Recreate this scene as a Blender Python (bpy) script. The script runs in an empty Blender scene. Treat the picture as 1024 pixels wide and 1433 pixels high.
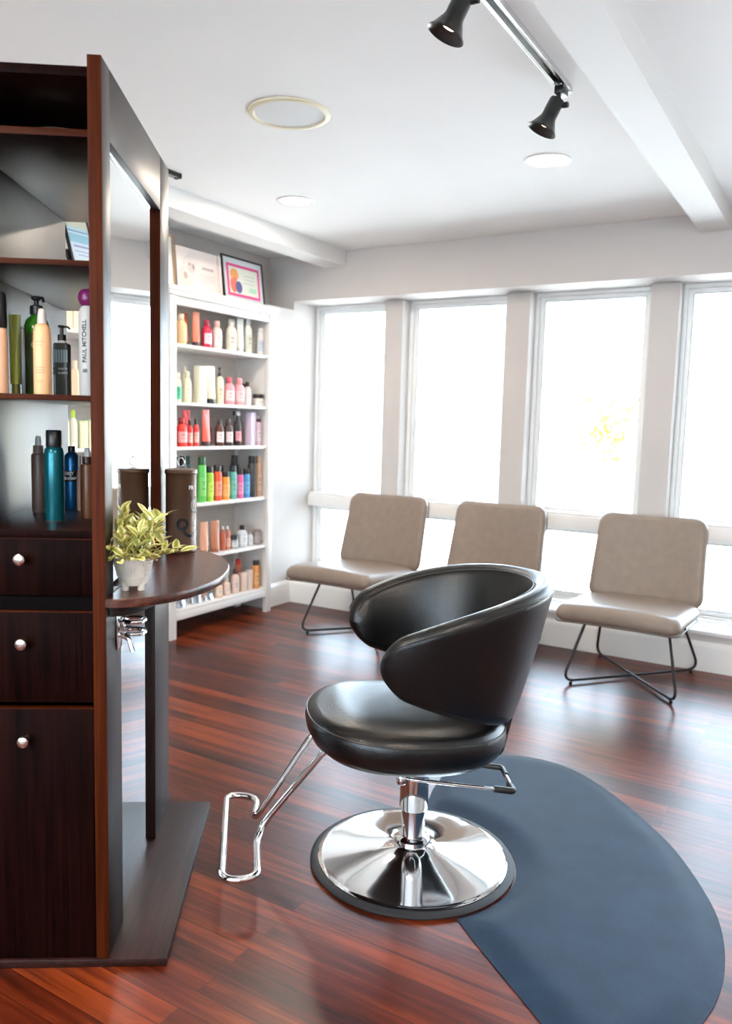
import bpy, bmesh, math, random
from math import sin, cos, pi, radians, sqrt, atan2
from mathutils import Vector, Matrix, noise
random.seed(7)
S = bpy.context.scene
COL = S.collection
# ------------------------------------------------------------------ materials
MATS = {}
def nt(name):
    m = bpy.data.materials.new(name); m.use_nodes = True
    n = m.node_tree; b = n.nodes['Principled BSDF']
    return m, n, b
def N(n, t, **kw):
    x = n.nodes.new(t)
    for k, v in kw.items():
        if k in x.inputs.keys(): x.inputs[k].default_value = v
        else: setattr(x, k, v)
    return x
def mat(name, col, rough=.5, metal=0, bump=0, bscale=60, coat=0, var=0, vscale=4, spec=.5, trans=0, alpha=1, emit=None, estr=0, sheen=0):
    if name in MATS: return MATS[name]
    m, n, b = nt(name)
    b.inputs['Base Color'].default_value = (*col, 1)
    b.inputs['Roughness'].default_value = rough
    b.inputs['Metallic'].default_value = metal
    b.inputs['Specular IOR Level'].default_value = spec
    b.inputs['Coat Weight'].default_value = coat
    b.inputs['Coat Roughness'].default_value = .08
    b.inputs['Transmission Weight'].default_value = trans
    if emit:
        b.inputs['Emission Color'].default_value = (*emit, 1); b.inputs['Emission Strength'].default_value = estr
    L = n.links
    tc = N(n, 'ShaderNodeTexCoord')
    nz = N(n, 'ShaderNodeTexNoise', Scale=vscale, Detail=4)
    L.new(tc.outputs['Object'], nz.inputs['Vector'])
    if var:
        mx = N(n, 'ShaderNodeMixRGB', blend_type='MULTIPLY')
        mx.inputs[0].default_value = 1; mx.inputs[1].default_value = (*col, 1)
        cr = N(n, 'ShaderNodeValToRGB'); e = cr.color_ramp.elements
        e[0].position = .3; e[0].color = (1-var,)*3 + (1,); e[1].position = .7; e[1].color = (1+var,)*3 + (1,)
        L.new(nz.outputs['Fac'], cr.inputs[0]); L.new(cr.outputs[0], mx.inputs[2]); L.new(mx.outputs[0], b.inputs['Base Color'])
    if bump:
        n2 = N(n, 'ShaderNodeTexNoise', Scale=bscale, Detail=3)
        L.new(tc.outputs['Object'], n2.inputs['Vector'])
        bp = N(n, 'ShaderNodeBump', Strength=bump, Distance=.002)
        L.new(n2.outputs['Fac'], bp.inputs['Height']); L.new(bp.outputs[0], b.inputs['Normal'])
    MATS[name] = m
    return m
def wood(name, dark, light, rough=.35, axis='Z', scale=1., spec=.5, bump=.15, coat=0):
    if name in MATS: return MATS[name]
    m, n, b = nt(name); L = n.links
    tc = N(n, 'ShaderNodeTexCoord'); mp = N(n, 'ShaderNodeMapping')
    s = {'Z': (14, 14, .9), 'Y': (14, .9, 14), 'X': (.9, 14, 14)}[axis]
    mp.inputs['Scale'].default_value = [q*scale for q in s]
    L.new(tc.outputs['Object'], mp.inputs[0])
    nz = N(n, 'ShaderNodeTexNoise', Scale=2.2, Detail=5, Roughness=.6, Distortion=.8); L.new(mp.outputs[0], nz.inputs['Vector'])
    mp2 = N(n, 'ShaderNodeMapping'); mp2.inputs['Scale'].default_value = [q*scale*7 if q > 1 else q*2 for q in s]
    L.new(tc.outputs['Object'], mp2.inputs[0])
    n2 = N(n, 'ShaderNodeTexNoise', Scale=2, Detail=3); L.new(mp2.outputs[0], n2.inputs['Vector'])
    ad = N(n, 'ShaderNodeMath', operation='MULTIPLY_ADD'); ad.inputs[1].default_value = .5
    L.new(n2.outputs['Fac'], ad.inputs[0]); 
    ml = N(n, 'ShaderNodeMath', operation='MULTIPLY'); ml.inputs[1].default_value = .5; L.new(nz.outputs['Fac'], ml.inputs[0]); L.new(ml.outputs[0], ad.inputs[2])
    cr = N(n, 'ShaderNodeValToRGB'); e = cr.color_ramp.elements
    e[0].position = .38; e[0].color = (*dark, 1); e[1].position = .62; e[1].color = (*light, 1)
    L.new(ad.outputs[0], cr.inputs[0]); L.new(cr.outputs[0], b.inputs['Base Color'])
    bp = N(n, 'ShaderNodeBump', Strength=bump, Distance=.001); L.new(n2.outputs['Fac'], bp.inputs['Height']); L.new(bp.outputs[0], b.inputs['Normal'])
    b.inputs['Roughness'].default_value = rough; b.inputs['Specular IOR Level'].default_value = spec
    b.inputs['Coat Weight'].default_value = coat; b.inputs['Coat Roughness'].default_value = .15
    MATS[name] = m
    return m
def floor_mat():
    m, n, b = nt('strip_floor'); L = n.links
    tc = N(n, 'ShaderNodeTexCoord')
    br = N(n, 'ShaderNodeTexBrick', offset=.37, offset_frequency=2, squash=1)
    br.inputs['Scale'].default_value = 1; br.inputs['Brick Width'].default_value = 1.2; br.inputs['Row Height'].default_value = .062
    br.inputs['Mortar Size'].default_value = .0012; br.inputs['Mortar Smooth'].default_value = .3; br.inputs['Bias'].default_value = 0
    br.inputs['Color1'].default_value = (0, 0, 0, 1); br.inputs['Color2'].default_value = (1, 1, 1, 1); br.inputs['Mortar'].default_value = (.3, .3, .3, 1)
    L.new(tc.outputs['Object'], br.inputs['Vector'])
    mp = N(n, 'ShaderNodeMapping'); mp.inputs['Scale'].default_value = (1.6, 26, 1)
    L.new(tc.outputs['Object'], mp.inputs[0])
    # shift the grain per plank
    av = N(n, 'ShaderNodeVectorMath', operation='MULTIPLY_ADD'); av.inputs[1].default_value = (9, 3, 5)
    L.new(br.outputs['Color'], av.inputs[0]); L.new(mp.outputs[0], av.inputs[2])
    nz = N(n, 'ShaderNodeTexNoise', Scale=1.6, Detail=6, Roughness=.62, Distortion=.25); L.new(av.outputs[0], nz.inputs['Vector'])
    mx = N(n, 'ShaderNodeMixRGB'); mx.inputs[0].default_value = .74
    L.new(br.outputs['Color'], mx.inputs[1]); L.new(nz.outputs['Fac'], mx.inputs[2])
    cr = N(n, 'ShaderNodeValToRGB'); cr.color_ramp.elements.new(.5)
    e = cr.color_ramp.elements
    e[0].position = .30; e[0].color = (.016, .0022, .0009, 1)
    e[1].position = .5; e[1].color = (.080, .0110, .0030, 1)
    e[2].position = .72; e[2].color = (.215, .038, .0080, 1)
    L.new(mx.outputs[0], cr.inputs[0])
    m2 = N(n, 'ShaderNodeMixRGB', blend_type='MULTIPLY'); m2.inputs[2].default_value = (.35, .3, .3, 1)
    L.new(br.outputs['Fac'], m2.inputs[0]); L.new(cr.outputs[0], m2.inputs[1]); L.new(m2.outputs[0], b.inputs['Base Color'])
    n3 = N(n, 'ShaderNodeTexNoise', Scale=2.5, Detail=3); L.new(tc.outputs['Object'], n3.inputs['Vector'])
    rr = N(n, 'ShaderNodeMapRange'); rr.inputs['To Min'].default_value = .282; rr.inputs['To Max'].default_value = .345
    L.new(n3.outputs['Fac'], rr.inputs['Value']); L.new(rr.outputs[0], b.inputs['Roughness'])
    b.inputs['Specular IOR Level'].default_value = .36
    hh = N(n, 'ShaderNodeMath', operation='MULTIPLY_ADD'); hh.inputs[1].default_value = -1.0
    L.new(br.outputs['Fac'], hh.inputs[0]); 
    h2 = N(n, 'ShaderNodeMath', operation='MULTIPLY'); h2.inputs[1].default_value = .35; L.new(nz.outputs['Fac'], h2.inputs[0]); L.new(h2.outputs[0], hh.inputs[2])
    bp = N(n, 'ShaderNodeBump', Strength=.25, Distance=.0015); L.new(hh.outputs[0], bp.inputs['Height']); L.new(bp.outputs[0], b.inputs['Normal'])
    return m
def glass_mat():
    m = bpy.data.materials.new('window_glass'); m.use_nodes = True; n = m.node_tree; n.nodes.clear()
    o = N(n, 'ShaderNodeOutputMaterial'); mx = N(n, 'ShaderNodeMixShader'); fr = N(n, 'ShaderNodeFresnel', IOR=1.35)
    t = N(n, 'ShaderNodeBsdfTransparent'); t.inputs[0].default_value = (.97, .985, .98, 1)
    g = N(n, 'ShaderNodeBsdfGlossy', Roughness=.0)
    n.links.new(fr.outputs[0], mx.inputs[0]); n.links.new(t.outputs[0], mx.inputs[1]); n.links.new(g.outputs[0], mx.inputs[2]); n.links.new(mx.outputs[0], o.inputs[0])
    return m
def leaf_mat():
    m, n, b = nt('variegated_leaf'); L = n.links
    uv = N(n, 'ShaderNodeUVMap'); sp = N(n, 'ShaderNodeSeparateXYZ'); L.new(uv.outputs[0], sp.inputs[0])
    nz = N(n, 'ShaderNodeTexNoise', Scale=120, Detail=2); tc = N(n, 'ShaderNodeTexCoord'); L.new(tc.outputs['Object'], nz.inputs['Vector'])
    a = N(n, 'ShaderNodeMath', operation='MULTIPLY_ADD'); a.inputs[1].default_value = .55; L.new(nz.outputs['Fac'], a.inputs[0]); L.new(sp.outputs['X'], a.inputs[2])
    cr = N(n, 'ShaderNodeValToRGB'); e = cr.color_ramp.elements
    e[0].position = .5; e[0].color = (.34, .40, .09, 1); e[1].position = .82; e[1].color = (.92, .80, .36, 1)
    L.new(a.outputs[0], cr.inputs[0]); L.new(cr.outputs[0], b.inputs['Base Color'])
    b.inputs['Roughness'].default_value = .45
    b.inputs['Subsurface Weight'].default_value = .0
    return m
M_wall = mat('wall_paint', (.60, .567, .545), .75, bump=.06, bscale=180, var=.015)
M_ceil = mat('ceiling_paint', (.89, .88, .86), .85, bump=.08, bscale=220, var=.01)
M_beam = mat('beam_paint', (.80, .79, .77), .6, bump=.05, bscale=150)
M_trim = mat('trim_paint', (.83, .81, .78), .35, bump=.03, bscale=90)
M_frame = mat('window_frame_white', (.88, .89, .88), .4)
M_vinyl = mat('sash_grey', (.60, .64, .64), .4)
M_floor = floor_mat()
M_glass = glass_mat()
M_lam = wood('espresso_laminate', (.0035, .0012, .0011), (.016, .0045, .0035), .40, 'Z', 1.0, spec=.42)
M_lamY = wood('espresso_laminate_side', (.0045, .0016, .0014), (.022, .0065, .005), .28, 'Y', 1.0)
M_top = wood('espresso_ledge', (.020, .008, .006), (.115, .036, .022), .3, 'Y', 1.2)
M_edge = wood('reddish_edge_band', (.036, .0065, .0016), (.078, .0155, .0030), .5, 'Z', 1.0, spec=.08)
M_edgeX = wood('reddish_edge_band_flat', (.030, .005, .0012), (.065, .012, .002), .5, 'X', 1.0, spec=.08)
M_front = wood('espresso_fronts', (.0018, .0004, .0004), (.012, .0026, .0018), .5, 'Z', 1.0, spec=.035)
M_mirror = mat('mirror_silver', (.93, .95, .95), .0, 1)
M_chrome = mat('chrome', (.86, .87, .88), .06, 1)
M_nickel = mat('brushed_nickel', (.72, .66, .60), .22, 1)
M_blackp = mat('black_plastic', (.010, .010, .011), .35)
M_rubber = mat('black_rubber', (.016, .017, .020), .55)
M_leather = mat('black_leather', (.0030, .0036, .0042), .28, bump=.35, bscale=260, var=.1, spec=.5)
M_piping = mat('leather_piping', (.020, .018, .017), .35)
M_taupe = mat('taupe_leather', (.265, .210, .172), .36, bump=.3, bscale=160, var=.07, vscale=22)
M_taupep = mat('taupe_piping', (.12, .10, .09), .5)
M_metal = mat('black_metal', (.012, .013, .015), .35, .0)
M_mat = mat('blue_black_mat', (.014, .031, .060), .55, spec=.15, bump=.5, bscale=420, var=.12, vscale=9)
M_case = mat('bookcase_white', (.80, .78, .755), .4, bump=.03)
M_caseback = wood('bookcase_back', (.62, .58, .54), (.72, .69, .65), .5, 'Y', 1.0)
M_can = mat('canister_brown', (.080, .038, .020), .30, .2)
M_cream = mat('cream_ring', (.78, .72, .52), .5)
M_grille = mat('white_grille', (.74, .75, .74), .7, bump=.4, bscale=900)
M_lens = mat('lit_lens', (.9, .9, .9), .5, emit=(1, .97, .92), estr=3.0)
M_bulb = mat('lamp_bulb', (.9, .9, .9), .4, emit=(1, .78, .55), estr=6.0)
M_trackm = mat('track_black', (.02, .022, .024), .25, .6)
M_pot = mat('white_ceramic', (.70, .64, .57), .45, bump=.1)
M_leaf = leaf_mat()
M_stem = mat('plant_stem', (.16, .20, .06), .6)
def pl(col, rough=.35):
    k = 'plastic_%02x%02x%02x_%d' % tuple([int(min(1, c)*255) for c in col] + [int(rough*100)])
    return mat(k, col, rough)
# ------------------------------------------------------------------ geometry helpers
class MB:
    def __init__(s): s.bm = bmesh.new()
    def box(s, a, b, bev=0, seg=2, M=None):
        v = [s.bm.verts.new((x, y, z)) for z in (a[2], b[2]) for y in (a[1], b[1]) for x in (a[0], b[0])]
        f = [s.bm.faces.new([v[i] for i in q]) for q in ((0, 2, 3, 1), (4, 5, 7, 6), (0, 1, 5, 4), (2, 6, 7, 3), (0, 4, 6, 2), (1, 3, 7, 5))]
        vs = v
        if bev:
            es = list({e for q in f for e in q.edges})
            r = bmesh.ops.bevel(s.bm, geom=es, offset=bev, segments=seg, affect='EDGES', profile=.5)
            vs = list({x for x in r['verts']} | {x for x in v if x.is_valid})
        if M is not None:
            for x in vs:
                x.co = M @ x.co
        return s
    def rings(s, rs, closed_u=True, cap0=True, cap1=True, loop=False):
        R = [[s.bm.verts.new(p) for p in r] for r in rs]
        n = len(R[0])
        pairs = list(zip(R[:-1], R[1:])) + ([(R[-1], R[0])] if loop else [])
        for a, b in pairs:
            for i in range(n if closed_u else n-1):
                j = (i+1) % n
                try: s.bm.faces.new((a[i], a[j], b[j], b[i]))
                except ValueError: pass
        if not loop:
            if cap0: s.bm.faces.new(list(reversed(R[0])))
            if cap1: s.bm.faces.new(R[-1])
        return s
    def lathe(s, prof, c=(0, 0, 0), seg=32, sx=1, sy=1, M=None, cap0=True, cap1=True):
        rs = []
        for r, z in prof:
            ring = [Vector((c[0]+max(r, 1e-5)*cos(2*pi*i/seg)*sx, c[1]+max(r, 1e-5)*sin(2*pi*i/seg)*sy, c[2]+z)) for i in range(seg)]
            if M is not None: ring = [M @ p for p in ring]
            rs.append(ring)
        return s.rings(rs, cap0=cap0, cap1=cap1)
    def tube(s, path, r, seg=10, closed=False, flat=None):
        P = [Vector(p) for p in path]; n = len(P); rs = []
        up = None
        for i in range(n):
            if closed: t = (P[(i+1) % n]-P[i-1])
            else: t = P[min(i+1, n-1)]-P[max(i-1, 0)]
            t.normalize()
            if up is None:
                up = Vector((0, 0, 1)) if abs(t.z) < .9 else Vector((1, 0, 0))
            up = (up - t*up.dot(t))
            if up.length < 1e-6: up = t.orthogonal()
            up.normalize(); sd = t.cross(up)
            rr = r[i] if isinstance(r, (list, tuple)) else r
            rs.append([P[i] + (sd*cos(2*pi*k/seg) + up*sin(2*pi*k/seg))*rr for k in range(seg)])
        return s.rings(rs, loop=closed)
    def prism(s, pts, z0, z1, bev=0, M=None):
        lay = [(0, z0), (0, z1)] if not bev else [(bev, z0), (0, z0+bev), (0, z1-bev), (bev, z1)]
        cx = sum(p[0] for p in pts)/len(pts); cy = sum(p[1] for p in pts)/len(pts)
        rs = []
        for ins, z in lay:
            ring = []
            for p in pts:
                d = Vector((p[0]-cx, p[1]-cy)); k = max(0, 1-ins/max(d.length, 1e-6))
                v = Vector((cx+d.x*k, cy+d.y*k, z)); ring.append(M @ v if M is not None else v)
            rs.append(ring)
        return s.rings(rs)
    def build(s, name, m, parent=None, sharp=38, warp=None):
        bmesh.ops.recalc_face_normals(s.bm, faces=s.bm.faces)
        if warp:
            for v in s.bm.verts: v.co = warp(v.co.copy())
        me = bpy.data.meshes.new(name); s.bm.to_mesh(me); s.bm.free()
        me.polygons.foreach_set('use_smooth', [True]*len(me.polygons))
        me.set_sharp_from_angle(angle=radians(sharp))
        me.materials.append(m)
        o = bpy.data.objects.new(name, me); COL.objects.link(o)
        if parent: o.parent = parent
        return o
def fillet(pts, r, n=6):
    P = [Vector(p) for p in pts]; out = [P[0]]
    for i in range(1, len(P)-1):
        a, b, c = P[i-1], P[i], P[i+1]
        u = (a-b); v = (c-b); lu, lv = u.length, v.length; u.normalize(); v.normalize()
        ang = u.angle(v); d = min(r/math.tan(ang/2) if ang < pi-.01 else 0, lu*.49, lv*.49)
        s_, e_ = b+u*d, b+v*d
        for k in range(n+1):
            t = k/n; out.append(s_*(1-t)**2 + b*2*t*(1-t) + e_*t*t)
    out.append(P[-1]); return out
def rrect(w, h, R, n=8):
    out = []
    for cx, cy, a0 in ((w/2-R, h/2-R, 0), (-w/2+R, h/2-R, 90), (-w/2+R, -h/2+R, 180), (w/2-R, -h/2+R, 270)):
        for k in range(n+1):
            a = radians(a0+90*k/n); out.append((cx+R*cos(a), cy+R*sin(a)))
    return out
def dense(pts, maxd=.04):
    out = []
    for i, p in enumerate(pts):
        q = pts[(i+1) % len(pts)]; d = math.dist(p, q); k = max(1, int(math.ceil(d/maxd)))
        for j in range(k): out.append(tuple(p[a]+(q[a]-p[a])*j/k for a in range(2)))
    return out
def empty(name, loc=(0, 0, 0), rz=0, label=None, cat=None, group=None, kind=None):
    o = bpy.data.objects.new(name, None); COL.objects.link(o); o.location = loc; o.rotation_euler = (0, 0, rz); o.empty_display_size = .1
    tag(o, label, cat, group, kind); return o
def tag(o, label=None, cat=None, group=None, kind=None):
    if label: o['label'] = label
    if cat: o['category'] = cat
    if group: o['group'] = group
    if kind: o['kind'] = kind
    return o
def struct(mb, name, m, label=None):
    o = mb.build(name, m); o['kind'] = 'structure'
    if label: o['label'] = label; o['category'] = name.split('_')[0]
    return o
def copy_tree(o, parent=None):
    c = o.copy(); COL.objects.link(c)
    if parent: c.parent = parent
    for ch in list(o.children): copy_tree(ch, c)
    return c
def text_mesh(txt, size, depth=.0006, bold=True):
    cu = bpy.data.curves.new('t', 'FONT'); cu.body = txt; cu.size = size; cu.extrude = depth; cu.align_x = 'CENTER'; cu.align_y = 'CENTER'
    cu.resolution_u = 3
    if bold: cu.offset = size*.02
    ob = bpy.data.objects.new('t', cu); COL.objects.link(ob)
    dg = bpy.context.evaluated_depsgraph_get(); me = bpy.data.meshes.new_from_object(ob.evaluated_get(dg))
    bpy.data.objects.remove(ob); bpy.data.curves.remove(cu)
    return me
def wrap_text(name, txt, size, R, ang, z, m, parent, rot=0, flatoff=0):
    """lettering wrapped round a cylinder of radius R about the local z axis, centred at angle ang"""
    me = text_mesh(txt, size)
    for v in me.vertices:
        x, y, d = v.co
        x, y = x*cos(rot)-y*sin(rot), x*sin(rot)+y*cos(rot)
        a = ang + x/R; rr = R+.0005+d
        v.co = (rr*cos(a), rr*sin(a), z+y)
    me.materials.append(m); o = bpy.data.objects.new(name, me); COL.objects.link(o); o.parent = parent
    return o
# ------------------------------------------------------------------ the room  (X along the window wall, Y towards it)
XL, XR, YB, YW, ZC = -3.70, 3.30, -3.6, 4.74, 2.50
b = MB(); b.box((XL-.1, YB-.1, -.1), (XR+.1, 5.12, 0)); struct(b, 'floor', M_floor, 'reddish brown strip wood floor')
b = MB(); b.box((XL-.1, YB-2.8, ZC), (XR+.1, 5.12, ZC+.1)); struct(b, 'ceiling', M_ceil, 'white painted ceiling')  # slab runs past the back wall as an added, unseen overhang blocking the sun
b = MB(); b.box((XL-.12, YB-.1, 0), (XL, 5.12, ZC)); struct(b, 'wall_left', M_wall, 'greige wall behind the white bookcases')
b = MB(); b.box((XR, YB-.1, 0), (XR+.12, 5.12, ZC)); struct(b, 'wall_right', M_wall, 'greige wall right of the camera')
b = MB(); b.box((XL, YB-.12, 0), (XR, YB, .85)); b.box((XL, YB-.12, 2.25), (XR, YB, ZC)); b.box((XL, YB-.12, .85), (-2.6, YB, 2.25)); b.box((2.9, YB-.12, .85), (XR, YB, 2.25)); struct(b, 'wall_back', M_wall, 'greige wall behind the camera')
b = MB()
b.box((XL, YW, 2.18), (XR, 5.12, ZC)); b.box((XL, YW, 0), (XR, 5.12, .205))
struct(b, 'wall_window', M_wall, 'greige header and low wall of the window bay')
# boxed-out stub at the left end of the window bay
b = MB(); b.box((XL, 4.44, 0), (-3.475, YW, 2.12)); b.box((XL, YW, .206), (-3.475, 5.12, 2.1795))
struct(b, 'wall_stub', M_wall, 'short return wall between bookcase and windows')
PX = [(-2.83, -2.685), (-1.935, -1.778), (-1.052, -.888), (-.165, -.005), (.722, .885), (1.61, 1.77), (2.50, 2.66)]
for i, (a, c) in enumerate(PX):
    b = MB(); b.box((a, 4.92, .2055), (c, 5.10, 2.1795), .006); struct(b, 'trim_%d' % (i+1), M_wall, 'greige pillar between windows, number %d from the left' % (i+1))
b = MB(); b.box((-3.474, 4.725, .2055), (XR, 5.02, .228), .004); struct(b, 'trim_7', M_trim, 'white sill ledge along the low wall')
b = MB(); b.box((-.775, YB, 2.40), (-.622, YW, ZC)); struct(b, 'trim_8', M_beam, 'white ceiling beam at right')
b = MB(); b.box((-3.215, YB, 2.395), (-3.045, YW, ZC)); struct(b, 'trim_9', M_beam, 'white ceiling beam at left over the bookcases')
def baseboard(name, a, c, axis):
    b = MB()
    prof = [(0, 0), (.018, 0), (.018, .135), (.014, .15), (.006, .158), (.004, .166), (0, .166)]
    if axis == 'x':
        rs = [[(x, YW-p, z) for p, z in prof] for x in (a, c)]
    else:
        rs = [[(-3.475+p, y, z) for p, z in prof] for y in (a, c)]
    b.rings([[Vector(p) for p in r] for r in rs]); struct(b, name, M_trim, 'white moulded baseboard')
baseboard('baseboard_window', -3.474, XR, 'x'); baseboard('baseboard_left', 4.44, YW-.018, 'y')
ox = [-3.475] + [q for p in PX for q in p] + [XR]
for i in range(0, len(ox), 2):
    a, c = ox[i], ox[i+1]
    w = empty('window_%d' % (i//2+1), ((a+c)/2, 5.02, .228), kind='structure'); w['label'] = 'tall two-part window, number %d from the left' % (i//2+1); w['category'] = 'window'
    X0, X1 = a-(a+c)/2+.001, c-(a+c)/2-.001
    Z0, Z1 = .0005, 2.1795-.228
    def ringbox(mb, x0, x1, z0, z1, t, y0, y1, bv=.003):
        mb.box((x0, y0, z0), (x0+t, y1, z1), bv); mb.box((x1-t, y0, z0), (x1, y1, z1), bv)
        mb.box((x0+t, y0, z0), (x1-t, y1, z0+t), bv); mb.box((x0+t, y0, z1-t), (x1-t, y1, z1), bv)
    zr = .475   # transom bottom above sill
    mb = MB(); ringbox(mb, X0, X1, Z0, Z1, .022, .0, .07); mb.build('window_frame', M_frame, w)
    mb = MB(); mb.box((X0+.001, -.075, zr), (X1-.001, .06, zr+.085), .006); mb.box((X0+.001, -.055, zr+.0855), (X1-.001, .0, zr+.10), .004); mb.build('transom_rail', M_trim, w)
    for nm, z0, z1 in (('upper_sash', zr+.088, Z1-.023), ('lower_sash', .024, zr-.002)):
        mb = MB(); ringbox(mb, X0+.024, X1-.024, z0, z1, .026, .024, .06); sa = mb.build(nm, M_frame, w)
        mb = MB(); ringbox(mb, X0+.0505, X1-.0505, z0+.0265, z1-.0265, .006, .030, .046, .001); mb.build('glazing_bead', M_vinyl, sa)
        mb = MB(); mb.box((X0+.045, .040, z0+.02), (X1-.045, .044, z1-.02)); mb.build('pane', M_glass, sa)
bw = empty('window_9', (.15, YB-.06, .85), kind='structure'); bw['label'] = 'wide fill window added in the wall behind the camera'; bw['category'] = 'window'  # added unseen window, lets extra sky light onto header and ceiling
mb = MB(); ringbox(mb, -2.749, 2.749, .001, 1.399, .05, -.03, .03); [mb.box((q-.025, -.03, .051), (q+.025, .03, 1.349)) for q in (-.92, .92)]; mb.build('window_frame', M_frame, bw)
for q in (-1.825, 0, 1.825):
    mb = MB(); mb.box((q-.875, -.002, .0515), (q+.875, .002, 1.3485)); mb.build('pane', M_glass, bw)
# ------------------------------------------------------------------ outside
b = MB(); b.box((-60, 5.3, -.35), (60, 90, -.25)); o = b.build('pavement', mat('pale_concrete', (.62, .61, .59), .8, var=.08, vscale=.4)); o['kind'] = 'structure'; o['label'] = 'bright pavement outside the windows'; o['category'] = 'ground'
def street_tree(x, y, h, lab, seed):
    rnd = random.Random(seed)
    t = empty('street_tree', (x, y, -.25), 0, lab, 'tree')
    mb = MB(); mb.tube([(0, 0, 0), (.05, .02, h*.3), (-.03, .05, h*.6), (.02, 0, h*.9)], [.09, .075, .05, .02], 8)
    for k in range(7):
        a = k*2.4; z = h*(.38+.07*k); mb.tube([(0, 0, z), (.35*cos(a), .35*sin(a), z+.35), (.7*cos(a), .7*sin(a), z+.6)], [.035, .02, .008], 6)
    mb.build('trunk', mat('bark', (.11, .09, .07), .9), t)
    mb = MB(); bm = mb.bm
    for k in range(1500):
        c = Vector((rnd.gauss(0, .42), rnd.gauss(0, .42), h*.68+rnd.gauss(0, h*.17)))
        if c.z < h*.3 or noise.noise(c*1.3) < -.02: continue
        d = Vector((rnd.uniform(-1, 1), rnd.uniform(-1, 1), rnd.uniform(-.6, .6))).normalized(); e = d.orthogonal().normalized()*.045; d *= .075
        bm.faces.new([bm.verts.new(c-d), bm.verts.new(c+e), bm.verts.new(c+d), bm.verts.new(c-e)])
    mb.build('foliage', mat('autumn_leaf', (.42, .34, .05), .6), t)
# placed below through world numbers
street_tree(-3.15, 13.0, 2.3, 'small yellow-green tree seen faintly through the third window', 3)
# ------------------------------------------------------------------ styling station (local X out of the mirror face, local Y away from the camera)
AZ = radians(34.54)
P0 = Vector((-1.440, 1.252, 0))
stn = empty('styling_station', P0, AZ, 'tall dark wood styling tower with open shelves, drawers and side mirror', 'styling station')
def SB(name, a, c, m, par=None, bv=.0015):
    return MB().box(a, c, bv).build(name, m, par or stn)
DP = .79
# mirror side: back board with raised frame, two mirrors
SB('side_panel', (-.030, .0015, .0205), (-.0205, DP, 2.10), M_lam)
SB('front_edge', (-.030, -.001, .0205), (-.0005, .0015, 2.10), M_edge, bv=.0004)
mb = MB()
mb.box((-.0203, .002, .912), (0, .070, 2.10), .001)
mb.box((-.0203, .655, .912), (0, DP, 2.10), .001)
mb.box((-.0203, .0705, 1.945), (0, .6545, 2.10), .001)
mb.build('mirror_frame', M_lam, stn); SB('inner_edge', (-.0155, .6540, .914), (-.0004, .6549, 1.943), M_edge, bv=0)
mb = MB(); mb.box((-.0203, .002, .0205), (0, .140, .9115), .001); mb.box((-.0203, .565, .0205), (0, DP, .9115), .001); mb.build('lower_frame', M_lam, stn)
mr = SB('upper_mirror', (-.0203, .071, .9125), (-.0155, .654, 1.9445), M_mirror, bv=.0)
SB('lower_mirror', (-.0203, .1405, .0205), (-.0155, .5645, .9), M_mirror, bv=.0)
SB('mirror_bevel', (-.0155, .071, 1.9335), (-.0125, .654, 1.9443), mat('bevel_glass', (.95, .97, .97), .08, 1), mr, bv=.001)
# carcass
SB('left_panel', (-.345, .0, .0205), (-.318, DP, 2.075), M_lam)
tb_ = SB('top_board', (-.3178, .002, 2.055), (-.0302, DP, 2.075), M_lamY); SB('board_edge', (-.3178, .0, 2.055), (-.0302, .0018, 2.075), M_front, tb_, bv=.0003)
SB('upper_back', (-.3178, DP-.012, 1.9455), (-.0302, DP, 2.0545), M_lam)
for nm, z0, z1 in (('shelf', 1.930, 1.945), ('shelf', 1.6575, 1.6695), ('shelf', 1.363, 1.375)):
    s_ = SB(nm, (-.3178, .0022, z0), (-.0302, DP, z1), M_lamY); SB('shelf_edge', (-.3178, .0, z0), (-.0302, .002, z1), M_edgeX, s_, bv=.0003)
ct_ = SB('counter_top', (-.3178, .002, 1.050), (-.0302, DP, 1.068), M_lamY); SB('counter_edge', (-.3178, .0, 1.050), (-.0302, .0018, 1.068), M_front, ct_, bv=.0003)
SB('rear_panel', (-.3178, DP-.012, .0205), (-.0302, DP, 1.0495), M_lam)
SB('gap_shade_strip', (-.3178, .012, .880), (-.0302, .05, .913), mat('shadow_gap', (.003, .002, .002), .6, spec=.03), bv=0)  # near-black strip gives the shade in the gap between drawers
def drawer(nm, z0, z1, kz):
    d = SB(nm, (-.3165, .003, z0), (-.0315, .021, z1), M_front, bv=.0015)
    SB('edge_band', (-.3165, .0025, z1-.002), (-.0315, .020, z1+.0006), M_edgeX, d, bv=.0)
    k = MB(); Mx = Matrix.Translation((-.186, .003, kz)) @ Matrix.Rotation(pi/2, 4, 'X')
    k.lathe([(.007, 0), (.0055, .004), (.005, .010), (.009, .014), (.0135, .019), (.0145, .024), (.0125, .029), (.007, .0315), (.001, .032)], seg=24, M=Mx)
    k.build('knob', M_nickel, d)
drawer('drawer', .916, 1.049, 1.003); drawer('drawer', .662, .8785, .807); drawer('cabinet_door', .0225, .648, .575)
# plinth
SB('plinth', (-.345, -.004, 0), (.138, DP+.02, .020), wood('espresso_plinth', (.006, .002, .0018), (.032, .009, .007), .42, 'Y', 1.0, spec=.25), bv=.002)
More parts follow.
